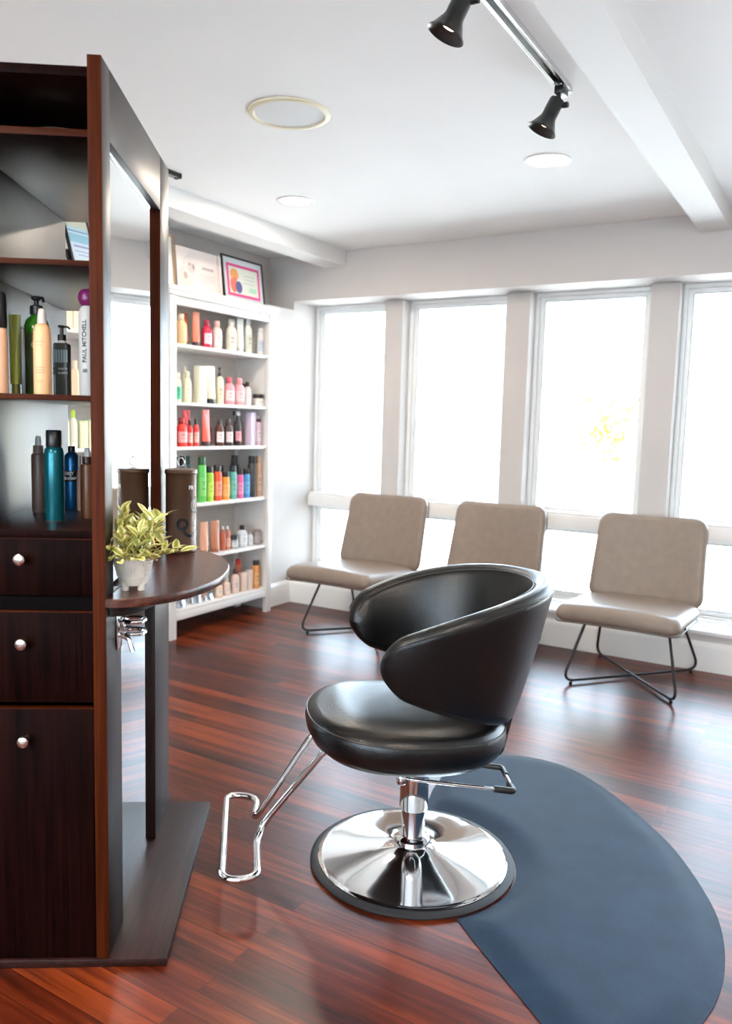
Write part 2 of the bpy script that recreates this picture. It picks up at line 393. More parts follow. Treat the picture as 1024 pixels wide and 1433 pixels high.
# semi-oval ledge
def half_oval(a, bb, cy, n=40, x0=0):
    return [(x0+bb*sin(pi*k/n), cy-a*cos(pi*k/n)) for k in range(n+1)]
ledge = empty('ledge_anchor_tmp'); bpy.data.objects.remove(ledge)
LC = .375
mb = MB(); mb.prism(half_oval(.385, .238, LC, x0=.0005), .890, .9115, .0025); lg = mb.build('ledge', M_top, stn)
mb = MB(); mb.prism(half_oval(.30, .10, LC-.05, x0=.0005), .862, .8895); mb.build('ledge_shade', M_lam, lg)  # dark board standing in for the shadow under the ledge
# chrome tool holder under the ledge
th = empty('tool_holder_tmp'); bpy.data.objects.remove(th)
mb = MB(); mb.box((.0005, .085, .765), (.006, .125, .858), .002)
def ringtube(mb, c, R, r, n=28, a0=0, a1=2*pi, M=None):
    pts = [Vector((c[0]+R*cos(a0+(a1-a0)*k/n), c[1]+R*sin(a0+(a1-a0)*k/n), c[2])) for k in range(n if a1-a0 > 6.2 else n+1)]
    mb.tube(pts, r, 8, closed=a1-a0 > 6.2)
ringtube(mb, (.040, .108, .835), .026, .0045); ringtube(mb, (.040, .108, .805), .026, .0045, a0=-2.4, a1=2.4)
mb.tube(fillet([(.004, .105, .83), (.012, .105, .83), (.016, .105, .82), (.016, .105, .81)], .004), .004, 8)
mb.tube(fillet([(.006, .10, .80), (.03, .095, .79), (.04, .09, .76)], .01), .006, 8)
mb.build('tool_holder', M_chrome, stn)
# ------------------------------------------------------------------ bottles
def bottle(name, prof, m, parent, seg=24, sx=1, sy=1):
    mb = MB(); mb.lathe(prof, seg=seg, sx=sx, sy=sy); return mb.build(name, m, parent, 50)
def product(kind, h, r, body, cap, label, group=None, cat='bottle', loc=(0, 0, 0), rz=0, band=None, seg=20):
    """one hair product as an Empty with body, cap and printed label"""
    nm = {'bottle': 'product_bottle', 'can': 'spray_can', 'tube': 'squeeze_tube', 'pump': 'pump_bottle', 'spray': 'spray_bottle', 'trigger': 'trigger_bottle', 'jar': 'product_jar', 'box': 'product_box', 'mist': 'spray_bottle', 'pouch': 'foil_packet'}[kind]
    t = empty(nm, loc, rz, label, cat, group)
    mbod, mcap = pl(body), pl(cap)
    if kind == 'bottle':
        bottle('body', [(r*.9, 0), (r, .004), (r, h*.58), (r*.93, h*.68), (r*.62, h*.76), (r*.45, h*.79), (r*.45, h*.80)], mbod, t, seg)
        bottle('cap', [(r*.52, h*.795), (r*.54, h*.80), (r*.52, h*.99), (r*.46, h)], mcap, t, seg)
    elif kind == 'can':
        bottle('body', [(r*.94, 0), (r, .004), (r, h*.76), (r*.93, h*.80), (r*.78, h*.825)], mbod, t, seg)
        bottle('cap', [(r*.80, h*.822), (r*.82, h*.83), (r*.82, h*.985), (r*.76, h)], mcap, t, seg)
    elif kind == 'tube':
        mb = MB(); rs = []
        for k in range(9):
            q = k/8; z = h*(.13+.87*q); n = 20
            wx = r*(1+.12*q); wy = r*.75*(1-q)+.002
            rs.append([Vector((wy*cos(2*pi*i/n), wx*sin(2*pi*i/n), z)) for i in range(n)])
        mb.rings(rs); mb.build('body', mbod, t, 50)
        bottle('cap', [(r*.72, 0), (r*.78, .003), (r*.72, h*.128)], mcap, t, seg)
    elif kind in ('pump', 'spray'):
        bottle('body', [(r*.92, 0), (r, .004), (r, h*.60), (r*.95, h*.66), (r*.6, h*.73), (r*.4, h*.755), (r*.4, h*.76)], mbod, t, seg)
        mb = MB(); mb.lathe([(r*.46, h*.757), (r*.48, h*.76), (r*.46, h*.84), (r*.2, h*.85), (r*.18, h*.93), (r*.3, h*.94), (r*.34, h*.99), (r*.2, h)], seg=16)
        if kind == 'pump': mb.tube(fillet([(0, 0, h*.965), (0, r*1.0, h*.97), (0, r*1.25, h*.945)], .004), r*.13, 8)
        mb.build('pump_head', mcap, t, 50)
    elif kind == 'mist':
        bottle('body', [(r*.92, 0), (r, .004), (r, h*.74), (r*.92, h*.765), (r*.5, h*.775)], mbod, t, seg)
        bottle('collar', [(r*.72, h*.772), (r*.74, h*.78), (r*.70, h*.87), (r*.66, h*.875)], mcap, t, seg)
        bottle('nozzle', [(r*.42, h*.872), (r*.44, h*.93), (r*.36, h*.985), (r*.2, h)], pl((.75, .73, .70)), t, 16)
    elif kind == 'trigger':
        bottle('body', [(r*.92, 0), (r, .004), (r, h*.52), (r*.9, h*.62), (r*.45, h*.76), (r*.42, h*.78)], mbod, t, seg)
        mb = MB(); mb.lathe([(r*.46, h*.775), (r*.48, h*.84), (r*.3, h*.85), (r*.3, h*.88)], seg=14)
        mb.box((-r*.4, -r*1.5, h*.88), (r*.4, r*.9, h), .002); mb.box((-r*.15, -r*1.3, h*.76), (r*.15, -r*1.05, h*.885), .001)
        mb.build('trigger_head', mcap, t)
    elif kind == 'jar':
        bottle('body', [(r*.9, 0), (r, .004), (r, h*.60), (r*.88, h*.66)], mbod, t, 28)
        bottle('lid', [(r*.97, h*.662), (r*1.0, h*.67), (r*1.0, h*.97), (r*.94, h)], mcap, t, 28)
    elif kind == 'box':
        mb = MB(); mb.box((-r*.8, -r, 0), (r*.8, r, h*.97), .0015); mb.build('carton', mbod, t)
        mb = MB(); mb.box((-r*.82, -r*1.01, h*.971), (r*.82, r*1.01, h), .0008); mb.build('top_flap', mcap, t)
    elif kind == 'pouch':
        mb = MB(); rs = []
        for k in range(7):
            q = k/6; n = 20; z = h*q
            rs.append([Vector((r*(.55-.35*q)*cos(2*pi*i/n), r*(1-.15*q)*sin(2*pi*i/n)*(1+.05*sin(i*2.3+k)), z+.003*abs(sin(i*1.7+k)))) for i in range(n)])
        mb.rings(rs); mb.build('packet', mat('silver_foil', (.55, .62, .70), .22, .85), t, 60)
        mb = MB(); mb.box((-.001, -r*.86, h*1.0), (.001, r*.86, h*1.14), 0); mb.build('seal_strip', pl(cap), t)
    if band and kind in ('bottle', 'can', 'pump', 'spray', 'mist', 'trigger', 'jar'):
        hi = {'bottle': .52, 'can': .55, 'pump': .5, 'spray': .5, 'mist': .5, 'trigger': .42, 'jar': .5}[kind]
        n = 14; mb = MB(); rr = r+.0006
        z0, z1 = h*(.14 if len(band) < 4 else band[3]), h*hi
        rs = []
        for rad in (rr, rr+.0003):
            for z in ((z0, z1) if rad == rr else (z1, z0)):
                rs.append([Vector((rad*cos(-1.25+2.1*k/n-.1), rad*sin(-1.25+2.1*k/n-.1), z)) for k in range(n+1)])
        mb.rings(rs, closed_u=False, loop=True); lb = mb.build('printed_label', pl(band[:3], .5), t)
        mb = MB(); hh = z1-z0
        for q, wd in ((.72, .7), (.6, .45), (.36, .6)):
            z = z0+hh*q; r3 = rr+.0005
            mb.rings([[Vector((r3*cos(-.35-wd*.6+wd*1.2*k/6), r3*sin(-.35-wd*.6+wd*1.2*k/6), zz)) for k in range(7)] for zz in (z, z+h*.018)], closed_u=False, cap0=False, cap1=False)
        mb.build('print', pl(tuple(.25*c for c in band[:3]), .5), lb)
    return t
def on_station(o, x, y, z, rz=0):
    p = P0 + Vector((cos(AZ)*x - sin(AZ)*y, sin(AZ)*x + cos(AZ)*y, z)); o.location = p; o.rotation_euler = (0, 0, AZ+rz)
    return o
# things on the station's counter
CT, SH = 1.0683, 1.3753
o = on_station(product('mist', .205, .0185, (.20, .135, .105), (.22, .16, .13), 'slim grey-brown bottle with clear spray nozzle, leftmost on the tower counter'), -.262, .343, CT)
teal = on_station(empty('spray_can', label='tall metallic teal spray can with black cap on the tower counter', cat='bottle'), -.163, .160, CT)
bottle('body', [(.022, 0), (.0232, .003), (.0232, .168), (.0215, .178), (.0175, .184)], mat('teal_metal', (.006, .115, .145), .26, .55), teal, 32)
bottle('cap', [(.0178, .1835), (.0185, .186), (.0183, .2225), (.0165, .2245)], M_blackp, teal, 32)
bottle('base_ring', [(.0235, 0), (.0236, .004)], M_rubber, teal, 32)
mb = MB()
for q in (.154,): mb.rings([[Vector((.0234*cos(-1.6+.5*k/4), .0234*sin(-1.6+.5*k/4), z)) for k in range(5)] for z in (q, q+.002)], closed_u=False, cap0=False, cap1=False)
mb.build('print', pl((.02, .05, .06)), teal)
blue = on_station(empty('spray_can', label='metallic blue dry shampoo can with black band, behind the teal can', cat='bottle'), -.205, .443, CT)
bottle('body', [(.020, 0), (.0212, .003), (.0212, .140), (.018, .152), (.010, .160)], mat('blue_metal', (.012, .12, .28), .28, .55), blue, 32)
bottle('cap', [(.009, .1595), (.0098, .162), (.0095, .174), (.008, .176)], M_blackp, blue, 24)
bottle('band', [(.02135, .078), (.02150, .0785), (.02150, .108), (.02135, .1085)], M_blackp, blue, 32)
wrap_text('lettering', 'DRY', .013, .0216, -pi/2-.05, .1005, pl((.78, .8, .8)), blue)
wrap_text('lettering', 'SHAMP', .011, .0216, -pi/2+.05, .0865, pl((.78, .8, .8)), blue)
on_station(product('bottle', .152, .0085, (.42, .24, .18), (.5, .42, .38), 'thin copper-pink vial beside the blue can'), -.171, .40, CT)
on_station(product('mist', .180, .0170, (.15, .055, .022), (.04, .02, .015), 'amber brown spray bottle at the right end of the tower counter'), -.106, .240, CT)
on_station(product('bottle', .120, .0110, (.75, .75, .74), (.7, .7, .7), 'small white bottle behind the amber spray bottle'), -.150, .47, CT)
# shelf above
cb = on_station(empty('clear_bottle', label='clear bottle of peach liquid with tall black cap at the left frame edge', cat='bottle'), -.250, .060, SH)
bottle('body', [(.017, 0), (.0185, .003), (.0182, .135), (.0165, .146), (.012, .149)], mat('peach_liquid_glass', (.80, .47, .30), .12, spec=.6), cb, 28)
bottle('cap', [(.0165, .149), (.0185, .152), (.0180, .220), (.015, .228)], M_blackp, cb, 28)
on_station(product('tube', .186, .0125, (.24, .27, .035), (.16, .18, .03), 'olive green tube left of the green pump bottle'), -.234, .115, SH, pi/2)
on_station(product('box', .156, .0062, (.012, .010, .014), (.02, .018, .02), 'narrow black carton beside the olive tube', cat='box'), -.205, .088, SH)
gp = on_station(empty('pump_bottle', label='translucent green pump bottle with black pump behind the peach bottle', cat='bottle'), -.200, .165, SH)
bottle('body', [(.029, 0), (.0305, .004), (.0305, .150), (.0295, .165), (.024, .180), (.013, .190), (.012, .193)], mat('green_plastic', (.035, .17, .012), .18, spec=.6), gp, 36)
mb = MB(); mb.lathe([(.0150, .192), (.0155, .194), (.0155, .212), (.013, .214), (.006, .2145), (.0055, .226), (.011, .228), (.0125, .234), (.009, .236)], seg=24)
mb.tube(fillet([(0, 0, .231), (.018, -.012, .231), (.021, -.014, .222)], .004), .0035, 8); mb.build('pump_head', M_blackp, gp)
bottle('printed_label', [(.0309, .012), (.0311, .0125), (.0311, .146), (.0309, .1465)], pl((.045, .055, .008), .5), gp, 36)
wrap_text('lettering', 'O', .022, .0312, -pi/2+.15, .118, pl((.35, .36, .2)), gp)
pe = on_station(empty('spray_bottle', label='peach orange spray bottle with pale nozzle at the shelf front', cat='bottle'), -.153, .058, SH)
bottle('body', [(.0185, 0), (.0196, .003), (.0196, .128), (.0185, .145), (.0150, .156), (.0105, .160)], pl((.86, .50, .26), .4), pe, 32)
bottle('nozzle', [(.0100, .1595), (.0105, .165), (.0090, .182), (.0070, .192), (.005, .194)], pl((.66, .60, .56)), pe, 24)
mb = MB()
for q, wd in ((.118, 1.0), (.110, .7), (.060, 1.1), (.054, 1.0), (.048, 1.1), (.030, .8)): mb.rings([[Vector((.0199*cos(-pi/2-wd/2+wd*k/6), .0199*sin(-pi/2-wd/2+wd*k/6), z)) for k in range(7)] for z in (q, q+.0022)], closed_u=False, cap0=False, cap1=False)
mb.build('print', pl((.62, .32, .18)), pe)
dk = on_station(empty('pump_bottle', label='square dark grey pump bottle with striped label between peach and white bottles', cat='bottle'), -.131, .130, SH)
mb = MB(); mb.prism(rrect(.036, .030, .006), 0, .124, .003); mb.build('body', mat('smoke_plastic', (.045, .048, .045), .2), dk)
bottle('shoulder', [(.0095, .1242), (.0095, .130)], pl((.7, .72, .7)), dk, 24)
mb = MB(); mb.lathe([(.0095, .1302), (.0098, .132), (.0095, .144), (.0045, .145), (.004, .160), (.008, .161), (.009, .1645), (.006, .166)], seg=24); mb.tube(fillet([(0, 0, .1625), (.014, 0, .163), (.019, 0, .158)], .004), .0022, 8); mb.build('pump_head', M_blackp, dk)
mb = MB()
mb.box((-.0172, -.0158, .078), (.0172, -.0153, .108), .0); mb.build('printed_label', pl((.16, .22, .24)), dk)
mb = MB()
for k in range(5): mb.box((-.012+.006*k, -.0162, .078), (-.0108+.006*k, -.0159, .108))
mb.box((-.0172, -.0162, .050), (.0172, -.0159, .057)); mb.box((-.0172, -.0162, .060), (.0172, -.0159, .067)); mb.build('stripes', pl((.01, .01, .01)), dk)
mb = MB()
for k, wq in enumerate((.004, .0025, .005, .003, .0035, .0045)): mb.box((-.004+.0035*k, -.0165, .0515+.0002*k), (-.004+.0035*k+wq*.6, -.0163, .0555)); mb.box((-.0035+.0033*k, -.0165, .0615), (-.0035+.0033*k+wq*.55, -.0163, .0655))
mb.build('pale_print', pl((.35, .38, .38)), dk)
pm = on_station(empty('shampoo_bottle', label='white bottle with round purple cap and vertical black lettering by the tower edge', cat='bottle'), -.0575, .085, SH)
bottle('body', [(.019, 0), (.0205, .003), (.0205, .185), (.019, .198), (.013, .206)], pl((.55, .54, .52), .35), pm, 32)
bottle('cap', [(.011, .2055), (.0165, .209), (.0205, .218), (.0212, .226), (.0195, .236), (.014, .243), (.004, .246)], pl((.16, .012, .10), .3), pm, 28)
wrap_text('lettering', 'PAUL MITCHELL', .0135, .0208, -pi/2-.12, .125, pl((.02, .02, .02)), pm, rot=pi/2)
mb = MB(); mb.rings([[Vector((.0210*cos(-pi/2-.35+.5*k/4), .0210*sin(-pi/2-.35+.5*k/4), z)) for k in range(5)] for z in (.054, .062)], closed_u=False, cap0=False, cap1=False); mb.build('print', pl((.03, .02, .03)), pm)
# dim basket in the top compartment
bk = on_station(empty('wicker_basket', label='dim dark round basket on the top shelf of the tower', cat='basket'), -.165, .28, 1.9453)
mb = MB(); mb.lathe([(.075, 0), (.080, .004), (.085, .05), (.080, .05), (.074, .008), (.001, .006)], seg=40, cap1=False); mb.build('bowl', mat('dark_wicker', (.03, .022, .018), .6, bump=.8, bscale=200), bk)
mb = MB(); ringtube(mb, (0, 0, .054), .085, .006, 40); ringtube(mb, (0, 0, .064), .082, .005, 40); mb.build('rim', mat('wicker_rim', (.06, .042, .032), .5, bump=.6, bscale=200), bk)
# ------------------------------------------------------------------ canister and plant on the ledge
LZ = .9118
can = on_station(empty('storage_canister', label='tall dark brown canister with ring knob and white lettering on the oval ledge', cat='canister'), .058, .680, LZ)
CR = .0475
bottle('body', [(CR*.97, 0), (CR, .003), (CR, .010), (CR*.985, .012), (CR*.985, .244), (CR, .246)], M_can, can, 48)
lid = bottle('lid', [(CR*1.03, .2465), (CR*1.05, .248), (CR*1.05, .256), (CR*1.0, .260), (CR*.5, .2635), (.001, .265)], M_can, can, 48)
mb = MB(); mb.tube([Vector((.0135*cos(2*pi*k/24)*.819+0, -.0135*cos(2*pi*k/24)*.2, .2815+.0135*sin(2*pi*k/24))) for k in range(24)], .0022, 8, closed=True); mb.build('ring_knob', M_chrome, lid)
va = atan2(-.68-1.85, .46-.078)  # bearing of the viewer side, local
wrap_text('lettering', 'FR', .017, CR*.99, va+.72, .205, pl((.85, .85, .85)), can)
def decal_ring(R, a, z, r0, r1, m, a0=0, a1=2*pi):
    mb = MB(); n = 32; rs = []
    for rr, rad in ((r0, .0003), (r0, .0011), (r1, .0011), (r1, .0003)):
        rs.append([Vector(((R+rad)*cos(a+rr*cos(a0+(a1-a0)*k/n)/R), (R+rad)*sin(a+rr*cos(a0+(a1-a0)*k/n)/R), z+rr*sin(a0+(a1-a0)*k/n))) for k in range(n+1)])
    mb.rings(rs, closed_u=False, loop=True); return mb.build('emblem', m, can)
M_navy = pl((.006, .010, .018), .25)
decal_ring(CR*.985, va+.12, .092, .0105, .0195, M_navy)
decal_ring(CR*.985, va+.66, .076, .0165, .0255, M_navy, 2.6, 5.6)
decal_ring(CR*.985, va+1.25, .150, .018, .026, M_navy)
mb = MB()
for q, (z0, z1, aa) in enumerate(((.040, .052, 1.02), (.054, .070, 1.06), (.074, .082, 1.0), (.086, .104, 1.04))):
    mb.rings([[Vector(((CR*.985+.0008)*cos(va+aa+.10*k/3), (CR*.985+.0008)*sin(va+aa+.10*k/3), z)) for k in range(4)] for z in (z0, z1)], closed_u=False, cap0=False, cap1=False)
mb.build('white_print', pl((.85, .85, .85)), can)
# plant
plant = on_station(empty('potted_plant', label='small leafy plant with yellow-green variegated leaves in white footed pot', cat='plant'), .037, .112, LZ)
mb = MB(); mb.lathe([(.030, .012), (.034, .016), (.036, .030), (.037, .032), (.044, .062), (.047, .078), (.044, .078), (.040, .06), (.001, .058)], seg=48, cap1=False); pot = mb.build('pot', M_pot, plant)
mb = MB()
for k in range(36):
    a = 2*pi*k/36; mb.tube([(.0372*cos(a), .0372*sin(a), .034), (.0447*cos(a), .0447*sin(a), .062), (.0474*cos(a), .0474*sin(a), .077)], .0013, 5)
for z, r_ in ((.034, .0374), (.043, .0398), (.052, .0421), (.061, .0443), (.070, .0460), (.0785, .0470)): ringtube(mb, (0, 0, z), r_, .0011, 36)
mb.build('woven_texture', M_pot, pot)
for k in range(4):
    a = pi/4+k*pi/2+.2; mb = MB(); mb.lathe([(.0075, 0), (.0085, .002), (.008, .010), (.011, .020)], c=(.026*cos(a), .026*sin(a), 0), seg=16); mb.build('foot', M_pot, pot)
mb = MB(); ms = MB(); bm = mb.bm; uvl = bm.loops.layers.uv.new('UVMap')
rl = random.Random(11)
def leaf(p, d, L, W):
    d = d.normalized(); sd = d.cross(Vector((0, 0, 1)))
    if sd.length < .1: sd = Vector((1, 0, 0))
    sd.normalize(); sd = (Matrix.Rotation(rl.uniform(-.9, .9), 3, d) @ sd); nr = sd.cross(d)
    rows = []
    for k in range(6):
        t = k/5; w = W*sin(pi*min(1, t*.92+.06))**.8 if k < 5 else 0.0004
        c = p + d*L*t + nr*(-.22*L*t*t) ; rows.append([(c-sd*w+nr*w*.3, 1), (c, 0), (c+sd*w+nr*w*.3, 1)])
    vs = [[(bm.verts.new(q), u) for q, u in r] for r in rows]
    for r1, r2 in zip(vs[:-1], vs[1:]):
        for i in (0, 1):
            quad = [r1[i], r1[i+1], r2[i+1], r2[i]]
            f = bm.faces.new([q[0] for q in quad])
            for lp, q in zip(f.loops, quad): lp[uvl].uv = (q[1]*.75, .5)
for s_ in range(27):
    a = s_*2.399; el = radians(rl.uniform(16, 84) if s_ > 3 else 80); L = rl.uniform(.075, .130)
    if s_ > 22: el = radians(8); a = -2.5+(s_-22)*.42; L *= .8
    d = Vector((cos(a)*cos(el), sin(a)*cos(el), sin(el)))
    if d.x < -.3 and d.y > -.45: d.x *= .35
    base = Vector((cos(a)*.018, sin(a)*.018, .06 if s_ <= 22 else .074)); pts = [base + d*L*t + Vector((0, 0, .012*sin(pi*t))) for t in (0, .33, .66, 1)]
    for q in pts: q.x = max(q.x, -.045) if q.y > -.135 else q.x
    ms.tube(pts, [.0016, .0014, .0012, .0008], 5)
    nl = 8
    for k in range(nl):
        t = .25+.75*k/(nl-1); i = min(2, int(t*3)); q = pts[i].lerp(pts[i+1], t*3-i)
        b_ = k*2.4+s_; rd = Vector((cos(b_), sin(b_), rl.uniform(.0, .7))); dd = (d*.9+rd*.9)
        if q.x+dd.normalized().x*.05 < -.046 and q.y > -.13: dd.x = abs(dd.x)*.3
        leaf(q, dd, rl.uniform(.030, .048), rl.uniform(.0075, .0110))
for q_ in list(mb.bm.verts) + list(ms.bm.verts):
    if q_.co.y > -.128 and q_.co.x < -.034: q_.co.x = -.034 + .08*(q_.co.x+.034)*0
mb.build('foliage', M_leaf, plant, 60); ms.build('stems', M_stem, plant)
# ------------------------------------------------------------------ salon chair
CA = atan2(.04*.853, .04*-.51)
cc = Vector((-1.03, 2.056, 0)) + Vector((-.513, .858, 0))*.04
# facing direction (-cos10, -sin10) in camera right / forward floor axes
rr_ = Vector((.857, .515, 0)).normalized(); ff_ = Vector((-.513, .858, 0)).normalized()
face = rr_*(-cos(radians(10))) + ff_*(-sin(radians(10)))
chair = empty('salon_chair', cc, atan2(face.y, face.x), 'black leather bucket salon chair on a round chrome base', 'salon chair')
# local +X = forward
mb = MB(); mb.lathe([(.300, 0), (.311, .003), (.312, .008), (.306, .013), (.290, .0145), (.287, .012)], seg=96, cap1=True); base = mb.build('rubber_ring', M_rubber, chair)
mb = MB(); mb.lathe([(.288, .0125), (.289, .0165), (.283, .019), (.274, .0195), (.255, .021), (.20, .027), (.14, .036), (.09, .046), (.062, .054), (.052, .060), (.048, .066)], seg=128, cap0=False); mb.build('base_disc', M_chrome, chair, 60)
mb = MB(); mb.lathe([(.053, .060), (.055, .063), (.053, .074), (.046, .079), (.0375, .082), (.036, .088), (.036, .165), (.042, .168), (.0435, .172), (.0435, .335), (.03, .340)], seg=48, cap0=False); mb.build('hydraulic_column', M_chrome, chair, 30)
mb = MB(); mb.box((-.13, -.10, .338), (.13, .10, .352), .004); mb.box((-.045, -.035, .325), (.045, .035, .34), .003); mb.build('seat_plate', M_metal, chair)
def plan_seat(n=96):
    pts = []
    for k in range(n):
        t = 2*pi*k/n; c, s = cos(t), sin(t); e = 2/2.3
        pts.append((math.copysign(abs(c)**e, c), math.copysign(abs(s)**e, s)))
    return pts
def seat_pt(u, v, fr, z):
    # u forward, v side in -1..1
    x = .035 + .300*u*fr; y = .268*v*fr*(1+.06*u)
    return Vector((x, y, z + .065*(x) - (.02*max(0, (x-.20)/.13)**2 if x > .20 and z > .48 else 0)))
mb = MB(); sp = plan_seat()
layers = [(.40, .358), (.74, .360), (.86, .368), (.945, .390), (.99, .418), (1.0, .438), (.992, .455), (.975, .466), (.94, .479), (.87, .489), (.74, .496), (.55, .4975), (.30, .495), (.05, .494)]
mb.rings([[seat_pt(u, v, fr, z) for u, v in sp] for fr, z in layers]); seat = mb.build('seat', M_leather, chair, 80)
mb = MB(); mb.tube([seat_pt(u, v, .985, .462) for u, v in sp], .0028, 6, closed=True); mb.build('piping', M_piping, seat)
# wrap-around backrest
PHM = radians(122)
def shell_dims(ph):
    s = abs(ph)/PHM
    zt = .893 - .140*s**2.6; zb = .462 + .160*s**1.8
    zm = (zt+zb)/2
    # round the tips
    e = max(0, (s-.905)/.095); k = sqrt(max(0, 1-e*e))
    if s > .905:
        zc = .70-.0; tz = .893-.140*s**2.6; bz = .462+.160*s**1.8
        zm = (tz+bz)/2; hh = (tz-bz)/2*max(k, .0)
        zt, zb = zm+hh, zm-hh
    return zt, zb, s, k
def shell_pt(ph, z, off):
    zt0 = .893-.140*(abs(ph)/PHM)**2.6
    d = zt0-z
    A = .357-.27*d; B = .312-.17*d
    c, s = cos(ph), sin(ph)
    p = Vector((-.012-A*c, B*s, z)); n = Vector((-c/A, s/B, 0)).normalized()
    return p+n*off
mb = MB(); rs = []; seam_o = []; NPH = 84
phs = []
for k in range(NPH+1):
    u = -1+2*k/NPH; u = math.copysign(1-(1-abs(u))**1.6, u); phs.append(u*PHM*.9995)
for ph in phs:
    zt, zb, s, k = shell_dims(ph)
    t = .068*max(.10, k**.75) if s > .905 else .068
    H = max(zt-zb, .0005); r = min(t/2, H/2)
    ring = []
    m1 = 8
    for j in range(m1+1):                      # outer side, bottom to top
        q = j/m1; z = zb+r+(H-2*r)*q; ring.append(shell_pt(ph, z, t/2*(.86+.10*sin(pi*q))))
    for j in range(1, 8):                      # top roll
        a = pi*j/8; ring.append(shell_pt(ph, zt-r+r*sin(a), t/2*cos(a)*(.86 if cos(a) > 0 else .95)))
    for j in range(m1+1):
        q = 1-j/m1; z = zb+r+(H-2*r)*q; ring.append(shell_pt(ph, z, -t/2*(.95+.18*sin(pi*q))))
    for j in range(1, 8):
        a = pi+pi*j/8; ring.append(shell_pt(ph, zb+r+r*sin(a), t/2*cos(a)*(.95 if cos(a) < 0 else .86)))
    rs.append(ring); seam_o.append((shell_pt(ph, zt-r*.55, t/2*.93), shell_pt(ph, zt-r*.45, -t/2*.98)))
mb.rings(rs); back = mb.build('backrest', M_leather, chair, 80)
mb = MB(); mb.tube([a for a, c in seam_o[4:-4]], .0017, 6); mb.tube([c for a, c in seam_o[4:-4]], .0017, 6); mb.build('piping', M_piping, back)
mb = MB(); mb.tube(fillet([(-.10, -.06, .348), (-.245, -.06, .352), (-.275, -.06, .49)], .03), .011, 10); mb.tube(fillet([(-.10, .06, .348), (-.245, .06, .352), (-.275, .06, .49)], .03), .011, 10); mb.build('back_bracket', M_metal, chair)
# footrest: one bent chrome tube (local coords)
def toloc(rrv, ffv, z):
    w = Vector((-1.03, 2.056, 0)) + rr_*rrv + ff_*ffv - cc
    fx = face.normalized(); sx = Vector((-fx.y, fx.x, 0)); return Vector((w.dot(fx), w.dot(sx), z))
leg1 = [toloc(-.19, .05, .372), toloc(-.288, .045, .400), toloc(-.492, .045, .112), toloc(-.505, .16, .100), toloc(-.528, .222, .098), toloc(-.575, .215, .096)]
pth = [toloc(-.20, .05, .392), toloc(-.300, .045, .412), toloc(-.492, .050, .100), toloc(-.500, .222, .098), toloc(-.606, .238, .098), toloc(-.532, -.264, .098), toloc(-.436, -.250, .098), toloc(-.474, -.010, .104), toloc(-.258, -.085, .408), toloc(-.18, -.07, .388)]
mb = MB(); mb.tube(fillet(pth, .07, 9), .0105, 12); mb.build('footrest', M_chrome, chair, 60)
# pump lever
hp = [toloc(-.035, -.035, .300), toloc(-.02, -.062, .303), toloc(.245, -.060, .277), toloc(.285, -.055, .272), toloc(.275, .095, .276), toloc(.225, .100, .280), toloc(.03, .085, .300), toloc(.03, .04, .310)]
mb = MB(); mb.tube(fillet(hp, .012, 5), .0055, 10); mb.lathe([(.012, -.012), (.014, -.006), (.014, .014), (.010, .018)], c=toloc(-.045, -.052, .296), seg=16); lever = mb.build('pump_lever', M_chrome, chair, 60)
mb = MB(); mb.tube(fillet([toloc(.225, -.060, .279), toloc(.285, -.057, .272), toloc(.278, -.015, .273)], .012), .010, 10); mb.tube(fillet([toloc(.279, .045, .275), toloc(.275, .095, .276), toloc(.200, .099, .282)], .012), .009, 10); mb.build('lever_grip', M_blackp, lever, 60)
# ------------------------------------------------------------------ floor mat
def catmull(P, n=8, closed=True):
    out = []; m = len(P)
    for i in range(m):
        p0, p1, p2, p3 = [Vector(P[(i+k) % m]) for k in (-1, 0, 1, 2)]
        for k in range(n):
            t = k/n; out.append(.5*((2*p1)+(p2-p0)*t+(2*p0-5*p1+4*p2-p3)*t*t+(3*p1-p0-3*p2+p3)*t**3))
    return out
arc = [(-1.236, 2.800), (-1.19, 2.93), (-1.09, 2.995), (-.96, 3.035), (-.82, 3.010), (-.66, 2.905), (-.50, 2.752), (-.375, 2.605), (-.272, 2.435), (-.205, 2.290), (-.168, 2.140), (-.158, 1.99), (-.175, 1.855), (-.215, 1.735), (-.275, 1.640), (-.350, 1.572), (-.43, 1.60), (-.52, 1.668), (-.64, 1.758), (-.745, 1.838)]
# open spline for the outer border, then the circular cut-out around the chair base
ctrl = [Vector((x, y, 0)) for x, y in arc]; outer = []
for i in range(len(ctrl)-1):
    p0 = ctrl[max(i-1, 0)]; p1 = ctrl[i]; p2 = ctrl[i+1]; p3 = ctrl[min(i+2, len(ctrl)-1)]
    for k in range(6):
        t = k/6; outer.append(.5*((2*p1)+(p2-p0)*t+(2*p0-5*p1+4*p2-p3)*t*t+(3*p1-p0-3*p2+p3)*t**3))
outer.append(ctrl[-1])
RC = .317
a0 = atan2(arc[-1][1]-cc.y, arc[-1][0]-cc.x); a1 = radians(110)
inner = [Vector((cc.x+RC*cos(a0+(a1-a0)*k/48), cc.y+RC*sin(a0+(a1-a0)*k/48), 0)) for k in range(49)]
mb = MB(); bm = mb.bm
loopA = inner + [Vector((-1.205, 2.55, 0)), Vector((-1.225, 2.68, 0))] + outer   # counter order irrelevant
poly = [Vector((p.x, p.y)) for p in loopA]
def sd_edge(x, y):
    d = 9
    for i in range(len(poly)):
        a = poly[i]; c = poly[(i+1) % len(poly)]; ab = c-a; L2 = ab.length_squared
        if L2 < 1e-12: continue
        t = max(0, min(1, ((x-a.x)*ab.x+(y-a.y)*ab.y)/L2)); q = a+ab*t; d = min(d, math.hypot(x-q.x, y-q.y))
    return d
